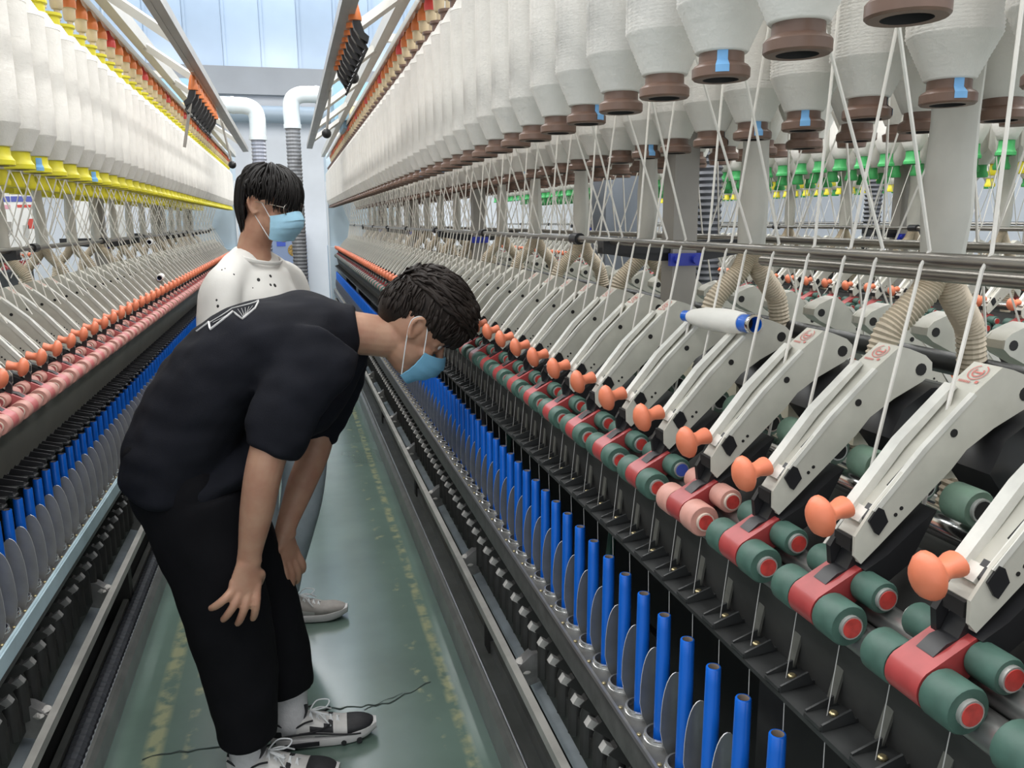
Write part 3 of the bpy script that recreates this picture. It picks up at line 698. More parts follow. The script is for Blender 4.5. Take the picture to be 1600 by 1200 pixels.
# rows past the limit of countable things: one joined object each
def joined_row(name, C, flip, specs, label):
    b = MB()
    for (u, z, y0, y1, mi, st, sgn) in specs:
        y = y0
        while y < y1:
            x = C+flip*u
            kk = 0.0 if mi == 1 else 0.018
            b.lathe([(0.028, 0), (0.030, 0.012), (0.023, 0.016+kk*0.6), (0.022, 0.04+kk)], (x, y, z+H), 'Z', 12, mi)
            b.lathe([(0.026, 0.030+kk), (0.048, 0.078), (0.048, 0.34), (0.025, 0.39)], (x, y, z+H), 'Z', 12, 0)
            if sgn:
                for s in (1 if int(y*50) % 2 else -1,):
                    b.tube([(x+flip*sgn*0.04, y, z+0.25+H), (C-flip*0.159*(-1 if u > 0 else 1), y+s*0.03, -0.036+H), (C-flip*0.26*(-1 if u > 0 else 1), y+s*0.03, -0.23+H)], 0.002, 4, 4)
            y += st
    o = link(name, b.mesh(name, [yarn, brown, yellow, green, strand_m], 40)); o['label'] = label; o['category'] = 'roving bobbins'; stuff(o)
joined_row('roving_packages', CR, 1, [(0.352, 0.145, 1.0, 9.0, 1, 0.14, -1)], 'white roving packages of the hidden row over the right frame\'s far side')
joined_row('roving_packages', CL, -1, [(-0.07, 0.115, 1.5, 9.0, 2, 0.14, 1), (0.07, 0.11, 1.6, 9.0, 2, 0.14, -1)], 'yellow-footed roving packages of the inner rows over the left frame')
joined_row('roving_packages', C2, 1, [(-0.07, 0.165, 2.1, 9.0, 3, 0.14, 1), (0.07, 0.15, 2.2, 9.0, 3, 0.14, -1), (0.337, 0.17, 2.4, 9.0, 2, 0.14, -1)], 'green and yellow footed packages of the inner rows over the next frame')
C3 = C2+1.77
joined_row('roving_packages', C3, 1, [(-0.337, 0.17, 3.4, 9.0, 2, 0.14, 1), (-0.07, 0.17, 3.4, 9.0, 3, 0.14, 1)], 'yellow-footed roving packages over the farthest frame on the right')
CL2 = CL-1.77
joined_row('roving_packages', CL2, -1, [(-0.337, 0.15, 3.4, 9.0, 2, 0.14, 1), (-0.07, 0.15, 3.4, 9.0, 2, 0.14, 1)], 'yellow-footed roving packages over the farthest frame on the left')
def far_frame(C, flip, y0, y1, label):
    e = D.objects.new('spinning_frame', None); COL.objects.link(e); e.location = (C, 0, 0); e.rotation_euler = (0, 0, 0 if flip == 1 else PI)
    Y0, Y1 = sorted((y0*flip, y1*flip))
    b = MB(); b.box((0, (Y0+Y1)/2, 0.55), (0.5, Y1-Y0, 1.1)); link('machine_body', b.mesh('machine_body', dark_panel, 0), e)
    for x in (-0.159, 0.159):
        b = MB(); b.lathe([(0.008, Y0), (0.008, Y1)], (x, 0, Zz(-0.0444)), 'Y', 8); link('guide_rod', b.mesh('guide_rod', rod_m), e)
    y = y0+0.1
    while y < y1: 
        a = link('drafting_arm', ARM, e, (0, y*flip, 0)); link('knob', KNOB, a); link('saddle', RS_G['saddle'], a); y += 0.14
    for u in (-0.37, -0.1):
        b = MB(); b.box((u, (Y0+Y1)/2, Zz(0.66)), (0.06, Y1-Y0, 0.05)); link('creel_rail', b.mesh('creel_rail', rail_cream, 0), e)
    tag(e, label, 'spinning machine')
far_frame(C3, 1, 3.4, 9.2, 'farthest spinning frame on the right, glimpsed between packages and strands')
far_frame(CL2, -1, 3.2, 9.0, 'spinning frame beyond the left one, glimpsed under its yellow-footed packages')

# papers seen across the left frame; blank sheets added as bright wall
def poster(x, y, z, wd, ht, label, marks):
    e = D.objects.new('poster', None); COL.objects.link(e); e.location = (x, y, z+H)
    b = MB(); b.box((0, 0, 0), (wd, 0.004, ht)); link('sheet', b.mesh('sheet', paper, 0), e)
    for (dy, dz, w_, h_, m) in marks:
        b = MB(); b.box((dy, -0.003, dz), (w_, 0.002, h_)); link('print', b.mesh('print', m, 0), e)
    b = MB()
    for q in (-1, 1): b.tube([(q*wd*0.42, 0, ht/2), (q*wd*0.42, 0, 7.1-z-H)], 0.0015, 4)
    stuff(link('hanging_cord', b.mesh('hanging_cord', alu, 0), e))
    tag(e, label, 'poster')
poster(-1.83, 6.78, 0.0, 0.20, 0.40, 'white sheet with a blue heading and a red shape, hanging beyond the left frame', [(0, 0.175, 0.19, 0.04, ink_blue), (0.0, 0.125, 0.12, 0.02, ink_red), (0.02, 0.0, 0.05, 0.07, ink_red), (-0.02, -0.06, 0.04, 0.10, alu)])
poster(-2.02, 6.80, 0.0, 0.20, 0.40, 'white sheet with a blue heading and pink print at the left edge of the photo', [(0, 0.175, 0.19, 0.04, ink_blue), (0.0, 0.12, 0.16, 0.03, mat('pink_ink', (0.7, 0.35, 0.42), 0.6)), (0.05, -0.03, 0.05, 0.09, post_m)])
poster(-1.62, 7.6, 0.03, 0.15, 0.42, 'added white sheet for the bright wall beyond the left frame, nearer the posters', [])
poster(-1.40, 7.62, 0.03, 0.13, 0.42, 'added white sheet for the bright wall beyond the left frame, nearer the standing man', [])

# ------------------------------------------------------------------ lone cop of yarn lying across two arms
white_yarn = mat('white_yarn', (0.80, 0.785, 0.73), 0.75, 0, 0.05, 40, 0.1, 120)
def cop(p0, p1, k, label):
    e = D.objects.new('yarn_cop', None); COL.objects.link(e); p0 = Vector(p0); p1 = Vector(p1)
    e.location = (p0+p1)/2; e.rotation_euler = (p1-p0).to_track_quat('Z', 'Y').to_euler(); e.scale = (k, k, k)
    b = MB(); b.lathe([(0.0090, -0.078), (0.0125, -0.066), (0.0168, -0.035), (0.0182, 0.005), (0.0178, 0.035), (0.0155, 0.058), (0.0140, 0.062)], (0, 0, 0), 'Z', 22); link('yarn_winding', b.mesh('yarn_winding', white_yarn, 40), e)
    b = MB(); b.lathe([(0.0088, -0.094), (0.0092, -0.076), (0.0125, 0.060), (0.0136, 0.083), (0.0142, 0.084), (0.0142, 0.090), (0.0112, 0.090), (0.0105, 0.070), (0.002, 0.069)], (0, 0, 0), 'Z', 20, 0, (True, True), [0, 0, 0, 0, 1, 1, 0, 2]); link('tube_body', b.mesh('tube_body', [tube_blue, chrome, dark_hole], 40), e)
    tag(e, label, 'yarn cop')
cop((0.610, 1.207, -0.154+H), (0.627, 1.028, -0.1475+H), 1.0, 'white yarn cop with blue tube ends lying across two cream arms')
cop((-0.735, 4.90, -0.10+H), (-0.720, 4.74, -0.10+H), 1.0, 'small white cop lying on the left frame arms, the farther of two')
cop((-0.640, 4.52, -0.265+H), (-0.630, 4.36, -0.265+H), 1.0, 'small white cop lying on the left frame arms, the nearer of two')

# ------------------------------------------------------------------ overhead gear
def gripper_rail(x, y0, y1, z, s, label):
    e = D.objects.new('gripper_rail', None); COL.objects.link(e); e.location = (x, (y0+y1)/2, z)
    L_ = y1-y0
    b = MB(); b.box((0, 0, 0.012), (0.012, L_+0.04, 0.012)); link('carrier_bar', b.mesh('carrier_bar', alu), e)
    b = MB(); b.lathe([(0.006, 0.008), (0.010, -0.002), (0.017, -0.034), (0.017, -0.042), (0.012, -0.043)], (0, 0, 0), 'Z', 10); gm = b.mesh('gripper_cup', cap_orange, 40)
    b = MB(); b.prism([(-0.008, -0.04), (0.010, -0.04), (0.022, -0.075), (0.034, -0.085), (0.030, -0.10), (0.010, -0.088), (-0.004, -0.066)], -0.012, 0.012); b.tube([(0.01, 0, -0.08), (0.028, 0.008, -0.112), (0.020, 0.012, -0.124)], 0.005, 6); hm = b.mesh('gripper_hook', black_plastic)
    n = 9
    for k in range(n):
        g = link('gripper_cup', gm, e, (0.006*s, -L_/2+L_*(k+0.5)/n, 0), 0 if s > 0 else PI); link('gripper_hook', hm, g, (0, 0, 0.004))
    tag(e, label, 'gripper rail')
gripper_rail(0.188, 2.25, 3.08, 2.070, 1, 'row of orange cups with black hooks under the right overhead rail')
gripper_rail(-0.285, 3.08, 4.02, 2.005, -1, 'row of orange cups with black hooks under the left overhead rail')
def pull_rod(p, q, ball, label):
    e = D.objects.new('pull_rod', None); COL.objects.link(e); p, q = Vector(p), Vector(q); e.location = p
    b = MB(); b.tube([(0, 0, 0), (q-p)*0.5, q-p], 0.0055, 8); link('rod', b.mesh('rod', post_m), e)
    if ball: b = MB(); b.ball(q-p, 0.020, 14); link('ball_grip', b.mesh('ball_grip', black_plastic), e)
    tag(e, label, 'pull handle')
pull_rod((0.244, 2.9, 2.24), (0.231, 2.9, 1.985), True, 'steel pull rod with a black ball under the right overhead rail, nearer one')
pull_rod((0.193, 3.6, 2.05), (0.169, 3.6, 1.875), True, 'thin rod with a small black ball under the right rail, farther one')
pull_rod((-0.283, 3.2, 2.06), (-0.342, 3.2, 1.78), False, 'bare slanting steel rod hanging before the left packages')
pull_rod((-0.31, 4.6, 2.05), (-0.267, 4.6, 1.81), True, 'thin slanting rod with black ball near the white-shirted man\'s head')
def hose_obj(name, p, q, r, m, par, amp=0.12, pitch=0.022):
    p, q = Vector(p), Vector(q); n = int((q-p).length/pitch)*2
    b = MB(); b.tube([p.lerp(q, i/n) for i in range(n+1)], [r*(1 if i % 2 else 1-amp) for i in range(n+1)], 16); return link(name, b.mesh(name, m, 20), par)
def cleaner(x, y, side, xm, mat_low, label, ztop):
    e = D.objects.new('overhead_cleaner', None); COL.objects.link(e); e.location = (xm, y, 2.25)
    o = Vector(e.location)
    R_ = 0.058
    P_ = [(xm, y, ztop), (x+side*0.16, y, ztop), (x+side*0.045, y, ztop-0.012), (x, y, ztop-0.07), (x, y, ztop-0.22)]
    b = MB(); b.tube([p-o for p in bend(P_)], R_, 16); b.lathe([(R_+0.005, 0), (R_+0.005, 0.03)], (x-o.x, y-o.y, ztop-0.24-o.z), 'Z', 16); b.lathe([(R_+0.004, 0), (R_+0.004, 0.02)], (x+side*0.17-o.x, y-o.y, ztop-o.z), 'X', 16); link('elbow_pipe', b.mesh('elbow_pipe', white_pvc), e)
    hose_obj('trunk_hose', Vector((x, y, ztop-0.23))-o, Vector((x, y, 0.16))-o, R_*0.93, mat_low, e, 0.10, 0.026)
    b = MB(); b.lathe([(0.09, 0.0), (0.075, 0.06), (0.055, 0.14)], (x-o.x, y-o.y, 0.03-o.z), 'Z', 16); link('trunk_nozzle', b.mesh('trunk_nozzle', mat('nozzle_grey', (0.2, 0.21, 0.22), 0.5)), e)
    b = MB(); b.box((0, 0, 0.10), (0.42, 0.5, 0.26)); b.box((0, 0, -0.05), (0.30, 0.42, 0.06)); link('motor_case', b.mesh('motor_case', mat('cleaner_blue', (0.26, 0.44, 0.58), 0.4), 0), e)
    b = MB(); b.box((0.0, -0.30, -0.02), (0.22, 0.12, 0.16)); b.lathe([(0.07, -0.42), (0.07, -0.36)], (0, 0, 0.0), 'Y', 14); link('fan_case', b.mesh('fan_case', cap_cream), e)
    tag(e, label, 'machine cleaner')
hose_clear = mat('smoky_hose', (0.34, 0.36, 0.43), 0.3)
cleaner(0.062, 6.4, 1, 0.56, hose_grey, 'white elbow pipe and grey ribbed trunk hanging right of the aisle centre', 2.42)
cleaner(-0.185, 6.5, -1, -0.70, hose_clear, 'white elbow pipe and smoky grey trunk hanging behind the standing man', 2.345)
for (x, y, m, lb_) in ((1.75, 3.28, hose_dark, 'dark ribbed trunk hose hanging in the next aisle, nearer one'), (3.45, 4.4, hose_dark, 'dark ribbed trunk hose hanging two aisles away')):
    e = D.objects.new('trunk_hose', None); COL.objects.link(e); e.location = (x, y, 0)
    hose_obj('ribbed_tube', (0, 0, 0.1), (0, 0, 2.5), 0.054, m, e, 0.16, 0.026)
    b = MB(); b.lathe([(0.09, 0.0), (0.075, 0.06), (0.05, 0.14)], (0, 0, 0.0), 'Z', 16); link('trunk_nozzle', b.mesh('trunk_nozzle', black_plastic), e)
    tag(e, lb_, 'hose')
b = MB(); b.lathe([(0.115, -6), (0.115, 6.5)], (0, 0, 0), 'X', 20)
for x in range(-5, 7, 2): b.lathe([(0.122, x), (0.122, x+0.06)], (0, 0, 0), 'X', 20)
o = link('wall_duct', b.mesh('wall_duct', mat('duct_grey_blue', (0.30, 0.36, 0.42), 0.45), 40), None, (1.2, 12.30, 2.97)); tag(o, 'long grey blue round duct running along the back wall', 'duct')
e = D.objects.new('control_cabinet', None); COL.objects.link(e); e.location = (-0.03, 12.36, 0.0)
b = MB(); b.box((0, 0, 0.72), (0.5, 0.22, 1.30)); b.box((0, 0, 0.035), (0.46, 0.2, 0.07)); link('case', b.mesh('case', mat('cabinet_blue_grey', (0.22, 0.27, 0.40), 0.4), 0), e)
b = MB(); b.box((-0.10, -0.113, 1.24), (0.12, 0.006, 0.12)); link('sign', b.mesh('sign', mat('sign_blue', (0.05, 0.09, 0.42), 0.5), 0), e)
b = MB(); b.ball((0.06, -0.113, 1.12), (0.075, 0.004, 0.085), 14); link('sticker', b.mesh('sticker', mat('sticker_amber', (0.42, 0.26, 0.07), 0.6, 0, 0.85, 40)), e)
tag(e, 'blue grey cabinet with amber sticker against the back wall', 'cabinet')

# ------------------------------------------------------------------ people
def chain(b, pts, rad, ref, seg=20, sub=5, mi=0, cap=1.0):
    """rounded lofted limb: rad = radius or (along ref, across)"""
    P_ = [Vector(p) for p in pts]; Q = [Vector((r, r, 0)) if not isinstance(r, (tuple, list)) else Vector((r[0], r[1], 0)) for r in rad]
    pp = bend(P_, sub); qq = bend(Q, sub)
    t0 = (pp[0]-pp[1]).normalized(); t1 = (pp[-1]-pp[-2]).normalized()
    def capring(p, q, t):
        out = []
        m = min(q.x, q.y)*cap
        for k in (1, 2, 3): a = k*PI/6.4; out.append((p+t*m*math.sin(a), q*math.cos(a)))
        return out
    A = capring(pp[0], qq[0], t0)[::-1]; B = capring(pp[-1], qq[-1], t1)
    seq = A+list(zip(pp, qq))+B
    b.tube([p for p, q in seq], [(q.x, q.y) for p, q in seq], seg, mi, True, ref)
def remesh(b, voxel, it, name, mats, wr=None):
    me = b.mesh('tmp', mats if isinstance(mats, (list, tuple)) else [mats], 0)
    o = D.objects.new('tmp', me); COL.objects.link(o)
    m = o.modifiers.new('r', 'REMESH'); m.mode = 'VOXEL'; m.voxel_size = voxel; m.use_smooth_shade = True
    if it: s_ = o.modifiers.new('s', 'SMOOTH'); s_.factor = 0.5; s_.iterations = it
    dg = bpy.context.evaluated_depsgraph_get(); dg.update()
    out = D.meshes.new_from_object(o.evaluated_get(dg), preserve_all_data_layers=False, depsgraph=dg)
    D.objects.remove(o); D.meshes.remove(me); out.name = name
    out.materials.clear()
    for q in (mats if isinstance(mats, (list, tuple)) else [mats]): out.materials.append(q)
    if wr:
        for amp, sx, sy, sz in wr:
            cs = [(v.co.copy(), v.normal.copy()) for v in out.vertices]
            for v, (c, n) in zip(out.vertices, cs):
                v.co = c+n*amp*noise.noise(Vector((c.x*sx, c.y*sy, c.z*sz)))
    out.polygons.foreach_set('use_smooth', [True]*len(out.polygons)); out.update()
    return out
skin = mat('skin', (0.50, 0.29, 0.195), 0.5, 0, 0.16, 26, 0.05, 140, col2=(0.44, 0.225, 0.15))
skin.node_tree.nodes['Principled BSDF'].inputs['Subsurface Weight'].default_value = 0.12
skin.node_tree.nodes['Principled BSDF'].inputs['Subsurface Radius'].default_value = (0.02, 0.008, 0.004)
hair_m = mat('black_hair', (0.012, 0.010, 0.0095), 0.5, 0, 0.3, 60, 0.3, 220, spec=0.3)
hair_b = mat('dark_brown_hair', (0.021, 0.015, 0.0125), 0.58, 0, 0.3, 60, 0.3, 220, spec=0.25)
tee_black = mat('black_cotton', (0.0085, 0.0095, 0.0150), 0.9, 0, 0.25, 9, 0.15, 300, spec=0.25)
pant_black = mat('black_trouser_cloth', (0.0055, 0.0055, 0.0075), 0.9, 0, 0.25, 9, 0.15, 300, spec=0.2)
tee_white = mat('white_cotton', (0.76, 0.75, 0.72), 0.85, 0, 0.05, 12, 0.12, 260, spec=0.2)
jeans = mat('pale_denim', (0.36, 0.42, 0.46), 0.8, 0, 0.15, 20, 0.15, 300, spec=0.2)
mask_p = mat('lit_blue_mask', (0.40, 0.69, 0.88), 0.7, 0, 0.08, 40, 0.1, 200, spec=0.2)  # mask blue lightened, bright light on it put into the colour
mask_m = mat('shaded_blue_mask', (0.20, 0.47, 0.68), 0.7, 0, 0.08, 40, 0.1, 200, spec=0.2)  # mask blue darkened, shading under the bent head put into the colour
mask_in = mat('mask_white', (0.75, 0.77, 0.78), 0.7)
white_cloth = mat('white_sock', (0.70, 0.69, 0.70), 0.85, 0, 0.1, 60, 0.3, 160, spec=0.2)
shoe_w = mat('shoe_white', (0.66, 0.645, 0.62), 0.5, 0, 0.12, 40); shoe_k = mat('shoe_black', (0.02, 0.02, 0.023), 0.55, 0, 0.3, 80, 0.2, 300)
shoe_g = mat('shoe_grey', (0.36, 0.335, 0.31), 0.65, 0, 0.15, 50); sole_w = mat('sole_white', (0.62, 0.61, 0.60), 0.45, 0, 0.12, 30)
eye_w = mat('eye_white', (0.72, 0.70, 0.68), 0.3); eye_k = mat('eye_dark', (0.02, 0.012, 0.01), 0.2)

def head_frame(O, fwd, up):
    u = Vector(up).normalized(); f = Vector(fwd); f = (f-u*f.dot(u)).normalized(); w = f.cross(u)    # w: the person's right
    return Matrix(((w.x, f.x, u.x, O[0]), (w.y, f.y, u.y, O[1]), (w.z, f.z, u.z, O[2]), (0, 0, 0, 1)))
def head_into(b, M):
    def T(*p): return M @ Vector(p)
    Rm = M.to_3x3()
    b.ball(T(0, -0.004, 0.018), (0.077, 0.098, 0.100), 24, 0, Rm)
    b.ball(T(0, 0.022, -0.045), (0.062, 0.068, 0.075), 20, 0, Rm)
    b.ball(T(0, 0.040, -0.090), (0.044, 0.042, 0.034), 16, 0, Rm)
    b.ball(T(0, 0.063, -0.107), (0.021, 0.018, 0.016), 12, 0, Rm)
    b.ball(T(0, 0.070, 0.030), (0.056, 0.030, 0.022), 14, 0, Rm)               # brow
    for s in (-1, 1):
        b.ball(T(s*0.030, 0.0745, 0.0155), (0.019, 0.0135, 0.0085), 12, 0, Rm); b.ball(T(s*0.030, 0.072, -0.012), (0.018, 0.012, 0.007), 12, 0, Rm); b.ball(T(s*0.046, 0.060, 0.004), (0.012, 0.014, 0.016), 10, 0, Rm)
        b.ball(T(s*0.038, 0.056, -0.035), (0.025, 0.026, 0.022), 12, 0, Rm)       # cheekbone
        ear = [T(s*0.072, 0.006, 0.010), T(s*0.083, 0.000, 0.026), T(s*0.088, -0.014, 0.028), T(s*0.089, -0.024, 0.012), T(s*0.086, -0.020, -0.010), T(s*0.080, -0.006, -0.028), T(s*0.074, 0.004, -0.022)]
        chain(b, ear, [0.0055, 0.0055, 0.006, 0.006, 0.0055, 0.007, 0.005], Rm @ Vector((1, 0, 0)), 8, 4)
        b.ball(T(s*0.077, -0.006, 0.0), (0.006, 0.016, 0.022), 10, 0, Rm)
    chain(b, [T(0, 0.088, 0.012), T(0, 0.100, -0.012), T(0, 0.113, -0.034), T(0, 0.098, -0.046)], [0.008, 0.010, 0.0135, 0.009], Rm @ Vector((1, 0, 0)), 10, 4)
    for s in (-1, 1): b.ball(T(s*0.012, 0.097, -0.042), (0.010, 0.011, 0.009), 10, 0, Rm)
    chain(b, [T(-0.022, 0.080, -0.073), T(0, 0.091, -0.070), T(0.022, 0.080, -0.073)], [0.005, 0.008, 0.005], Rm @ Vector((0, 0, 1)), 8, 4)
def eyes(par, M):
    for s in (-1, 1):
        b = MB(); b.ball((0, 0, 0), 0.0125, 14); 
        for k, f in enumerate(b.f):
            c = sum((Vector(b.v[i]) for i in f), Vector())/len(f)
            b.m[k] = 1 if c.y > 0.0108 else 0
        o = link('eye', b.mesh('eye', [eye_w, eye_k], 60), par); o.matrix_local = par.matrix_world.inverted() @ (M @ Matrix.Translation((s*0.029, 0.0735, 0.003)))
        b = MB(); b.tube([(-0.018, 0.0, 0), (0, 0.006, 0.005), (0.018, 0.0, 0.001)], [0.0015, 0.004, 0.0015], 6, 0, True, (0, 0, 1), 0.6)
        o = link('eyebrow', b.mesh('eyebrow', hair_m), par); o.matrix_local = par.matrix_world.inverted() @ (M @ Matrix.Translation((s*0.033, 0.0955, 0.031)))
def mask_part(par, M, k=1.0, m=None):
    M = M @ Matrix.Diagonal((k, 1.0, k, 1.0))
    b = MB(); nu, nv = 16, 20; V = []; F = []
    for layer in (0, 0.0018):
        for j in range(nv+1):
            t = j/nv
            for i in range(nu+1):
                ph = math.radians(-76+152*i/nu); c = math.cos(ph)
                w_ = 0.0760*math.sin(ph)*(1-0.22*max(0, t-0.5)); pleat = 0.0042*((t*3.99) % 1.0)*c
                v_ = 0.012+(0.095+0.024*math.sin(PI*min(1, t*1.2+0.12))*c)*c**0.62+pleat+layer
                u_ = -0.020+0.012*c**3-(1-c)*0.018-t*(0.118-0.040*(1-c))
                if t > 0.7: v_ -= (t-0.7)*0.085*c
                V.append(M @ Vector((w_*(1+layer*6), v_, u_)))
    n1 = (nu+1)*(nv+1)
    for j in range(nv):
        for i in range(nu):
            a = j*(nu+1)+i; F.append((a, a+nu+1, a+nu+2, a+1)); F.append((a+n1, a+1+n1, a+nu+2+n1, a+nu+1+n1))
    for i in range(nu):
        F.append((i, i+1, i+1+n1, i+n1)); a = nv*(nu+1)+i; F.append((a, a+n1, a+1+n1, a+1))
    for j in range(nv):
        a = j*(nu+1); F.append((a, a+n1, a+nu+1+n1, a+nu+1)); a += nu; F.append((a, a+nu+1, a+nu+1+n1, a+n1))
    b.add([Mi(par) @ p for p in V], F)
    o = link('face_mask', b.mesh('face_mask', m or mask_m, 25), par)
    def corner(i, j): return V[j*(nu+1)+i]
    for s, i in ((-1, 0), (1, nu)):
        top, bot = corner(i, 1), corner(i, nv-1)
        b = MB(); pts = [top, M @ Vector((s*0.080, 0.012, 0.022)), M @ Vector((s*0.083, -0.012, 0.034)), M @ Vector((s*0.083, -0.030, 0.010)), M @ Vector((s*0.080, -0.012, -0.030)), bot]
        b.tube([Mi(par) @ p for p in bend(pts, 5)], 0.0016, 6); link('ear_loop', b.mesh('ear_loop', mask_in), o)
    return o
def Mi(par): return par.matrix_world.inverted()
def hair_part(par, M, m, clumps, base, seed):
    """base: list of (centre, radii) blobs in head coordinates; clumps: list of head-space polylines with radii"""
    b = MB(); Rm = M.to_3x3()
    for c, r in base: b.ball(M @ Vector(c), r, 22, 0, Rm)
    for pts, rad in clumps:
        P_ = bend([M @ Vector(p) for p in pts], 4); n = len(P_)
        b.tube(P_, [(max(0.0008, rad*(0.55+0.75*math.sin(PI*min(1, (i+1)/n*1.02))**0.6)*(1-(i/n)**3*0.8)), max(0.0008, rad*0.5*(1-(i/n)**3*0.8))) for i in range(n)], 7, 0, True, (M.to_3x3() @ Vector((0.3, 0.2, 1))))
    me = b.mesh('hair', m, 0); me.polygons.foreach_set('use_smooth', [True]*len(me.polygons))
    me.transform(Mi(par)); return link('hair', me, par)
def person(x, y, label):
    e = D.objects.new('person', None); COL.objects.link(e); e.location = (x, y, 0); bpy.context.view_layer.update()
    e['label'] = label; e['category'] = 'person'; return e
def pchild(par, name, me):
    me.transform(Mi(par)); return link(name, me, par)
def cast(bv, x, z, y0=-0.5):
    h = bv.ray_cast(Vector((x, y0, z)), Vector((0, 1, 0)))
    if h[0] is None: h = bv.find_nearest(Vector((x, 2.1, z)))
    return h[0], h[1]
def shoe(par, x, y, rz, style, L_=0.295, tilt=0):
    M = Matrix.Translation((x, y, 0)) @ Matrix.Rotation(rz, 4, 'Z')
    def st(t):
        t = min(1.0, max(0.0, t))        # half width along the foot, t 0 heel .. 1 toe
        return 0.036+0.0125*min(1, t/0.6)**0.8 if t < 0.62 else 0.0485*max(0.03, 1-((t-0.60)/0.415)**3.0)**0.45
    N_ = 22; b = MB(); seg = 14
    def loft(lo, hi, wk, mi, x0=0.0, x1=1.0, dome=True):
        o = len(b.v)
        for i in range(N_+1):
            t = x0+(x1-x0)*i/N_; w_ = st(t)*wk(t); l_, h_ = lo(t), hi(t)
            if t < 0.06: w_ *= 0.72+0.28*t/0.06
            for k in range(seg):
                a = 2*PI*k/seg; cy = math.cos(a); sz = math.sin(a)
                cy = math.copysign(abs(cy)**0.75, cy); sz = math.copysign(abs(sz)**(0.8 if dome else 0.45), sz)
                b.v.append(((t-0.35)*L_, cy*w_, (l_+h_)/2+(h_-l_)/2*sz))
        for i in range(N_):
            for k in range(seg):
                a = o+i*seg+k; c = o+i*seg+(k+1) % seg; b.f.append([a, c, c+seg, a+seg]); b.m.append(mi)
        b.f.append([o+k for k in range(seg)][::-1]); b.m.append(mi); b.f.append([o+N_*seg+k for k in range(seg)]); b.m.append(mi)
    up_hi = lambda t: 0.098-0.004*t if t < 0.28 else 0.097-0.038*((t-0.28)/0.42)**0.9 if t < 0.70 else 0.059+0.004*math.sin((t-0.7)/0.3*PI)-0.012*((t-0.7)/0.3)**2
    loft(lambda t: 0.022+(0.012*((t-0.75)/0.25)**2 if t > 0.75 else 0), lambda t: max(up_hi(t), 0.034), lambda t: 0.94 if t > 0.25 else 0.86, 0)
    base_i, toe_i, side_i = (0, 1, 1) if style == 'runner' else (2, 2, 3)
    for k, f in enumerate(b.f):
        c = sum((Vector(b.v[i]) for i in f), Vector())/len(f); t = c.x/L_+0.35
        mi = base_i
        if style == 'runner':
            if t > 0.74 and c.z > 0.030: mi = 1
            if 0.38 < t < 0.60 and 0.050 < c.z < 0.068 and abs(c.y) > 0.02: mi = 1
            if t < 0.10 and c.z < 0.062: mi = 1
            if t > 0.25 and c.z < 0.032: mi = 1
            if t < 0.26 and c.z > 0.090: mi = 1
        else:
            if 0.1 < t < 0.6 and c.z < 0.05: mi = 3
            if t > 0.72 and c.z > 0.034: mi = 2
        b.m[k] = mi
    b.v = [tuple(M @ Vector(v)) for v in b.v]
    me = b.mesh('shoe', [shoe_w, shoe_k, shoe_g, shoe_w], 60); so = pchild(par, 'shoe', me)
    b = MB()
    loft(lambda t: 0.0+0.004*(1 if t < 0.02 else 0)+(0.020*((t-0.72)/0.28)**2 if t > 0.72 else 0), lambda t: 0.036+0.006*math.cos(t*7)*0.5+(0.010*((t-0.75)/0.25) if t > 0.75 else 0), lambda t: 1.06, 0, -0.02, 1.02, False)
    if style == 'runner':
        for s in (-1, 1):
            b.box((-0.02, s*0.047, 0.018), (0.10, 0.006, 0.012), 1)
            for q in (0.10, 0.145): b.lathe([(0.008, s*0.040 if s > 0 else -0.052), (0.008, 0.052 if s > 0 else -0.040)], (q, 0, 0.012), 'Y', 10, 1)
    b.v = [tuple(M @ Vector(v)) for v in b.v]; so2 = link('sole', None, None); D.objects.remove(so2)
    me = b.mesh('sole', [sole_w, shoe_k], 50); me.transform(Mi(par)); link('sole', me, so)
    b = MB(); rows_ = 5
    for i in range(rows_):
        t = 0.36+i*0.065; x_ = (t-0.35)*L_; z_ = up_hi(t)+0.004
        b.tube([(x_, -0.026, z_-0.014), (x_+0.004, 0, z_), (x_+0.012, 0.026, z_-0.015)], 0.0026, 6); b.tube([(x_+0.012, -0.026, z_-0.016), (x_+0.004, 0, z_+0.001), (x_, 0.026, z_-0.013)], 0.0026, 6)
    x_ = 0.005; z_ = 0.098
    for s in (-1, 1):
        b.tube(bend([(x_, 0, z_), (x_+0.02, s*0.03, z_+0.012), (x_+0.055, s*0.040, z_+0.004), (x_+0.045, s*0.018, z_-0.006), (x_+0.004, 0, z_)], 5), 0.0022, 6)
        b.tube(bend([(x_, 0, z_), (x_+0.03, s*0.02, z_-0.004), (x_+0.06, s*0.045, z_-0.030)], 5), 0.0022, 6)
    b.v = [tuple(M @ Vector(v)) for v in b.v]; me = b.mesh('laces', mask_in); me.transform(Mi(par)); stuff(link('laces', me, so))
    if style == 'runner':
        b = MB()
        for s in (-1, 1):
            b.tube([((t-0.35)*L_, s*st(t)*0.985, 0.040+0.010*math.sin(t*5)) for t in [0.06+0.05*k for k in range(17)]], 0.0030, 6)
            b.tube(bend([((t-0.35)*L_, s*st(t)*0.90, z) for t, z in ((0.02, 0.092), (0.12, 0.074), (0.22, 0.070), (0.32, 0.084), (0.40, 0.090))], 4), 0.0032, 6)
            b.tube(bend([((t-0.35)*L_, s*st(t)*0.97, z) for t, z in ((0.26, 0.050), (0.40, 0.054), (0.52, 0.066), (0.56, 0.075))], 4), 0.0036, 6)
        b.v = [tuple(M @ Vector(v)) for v in b.v]; me = b.mesh('shoe_trim', shoe_k); me.transform(Mi(par)); stuff(link('shoe_trim', me, so))
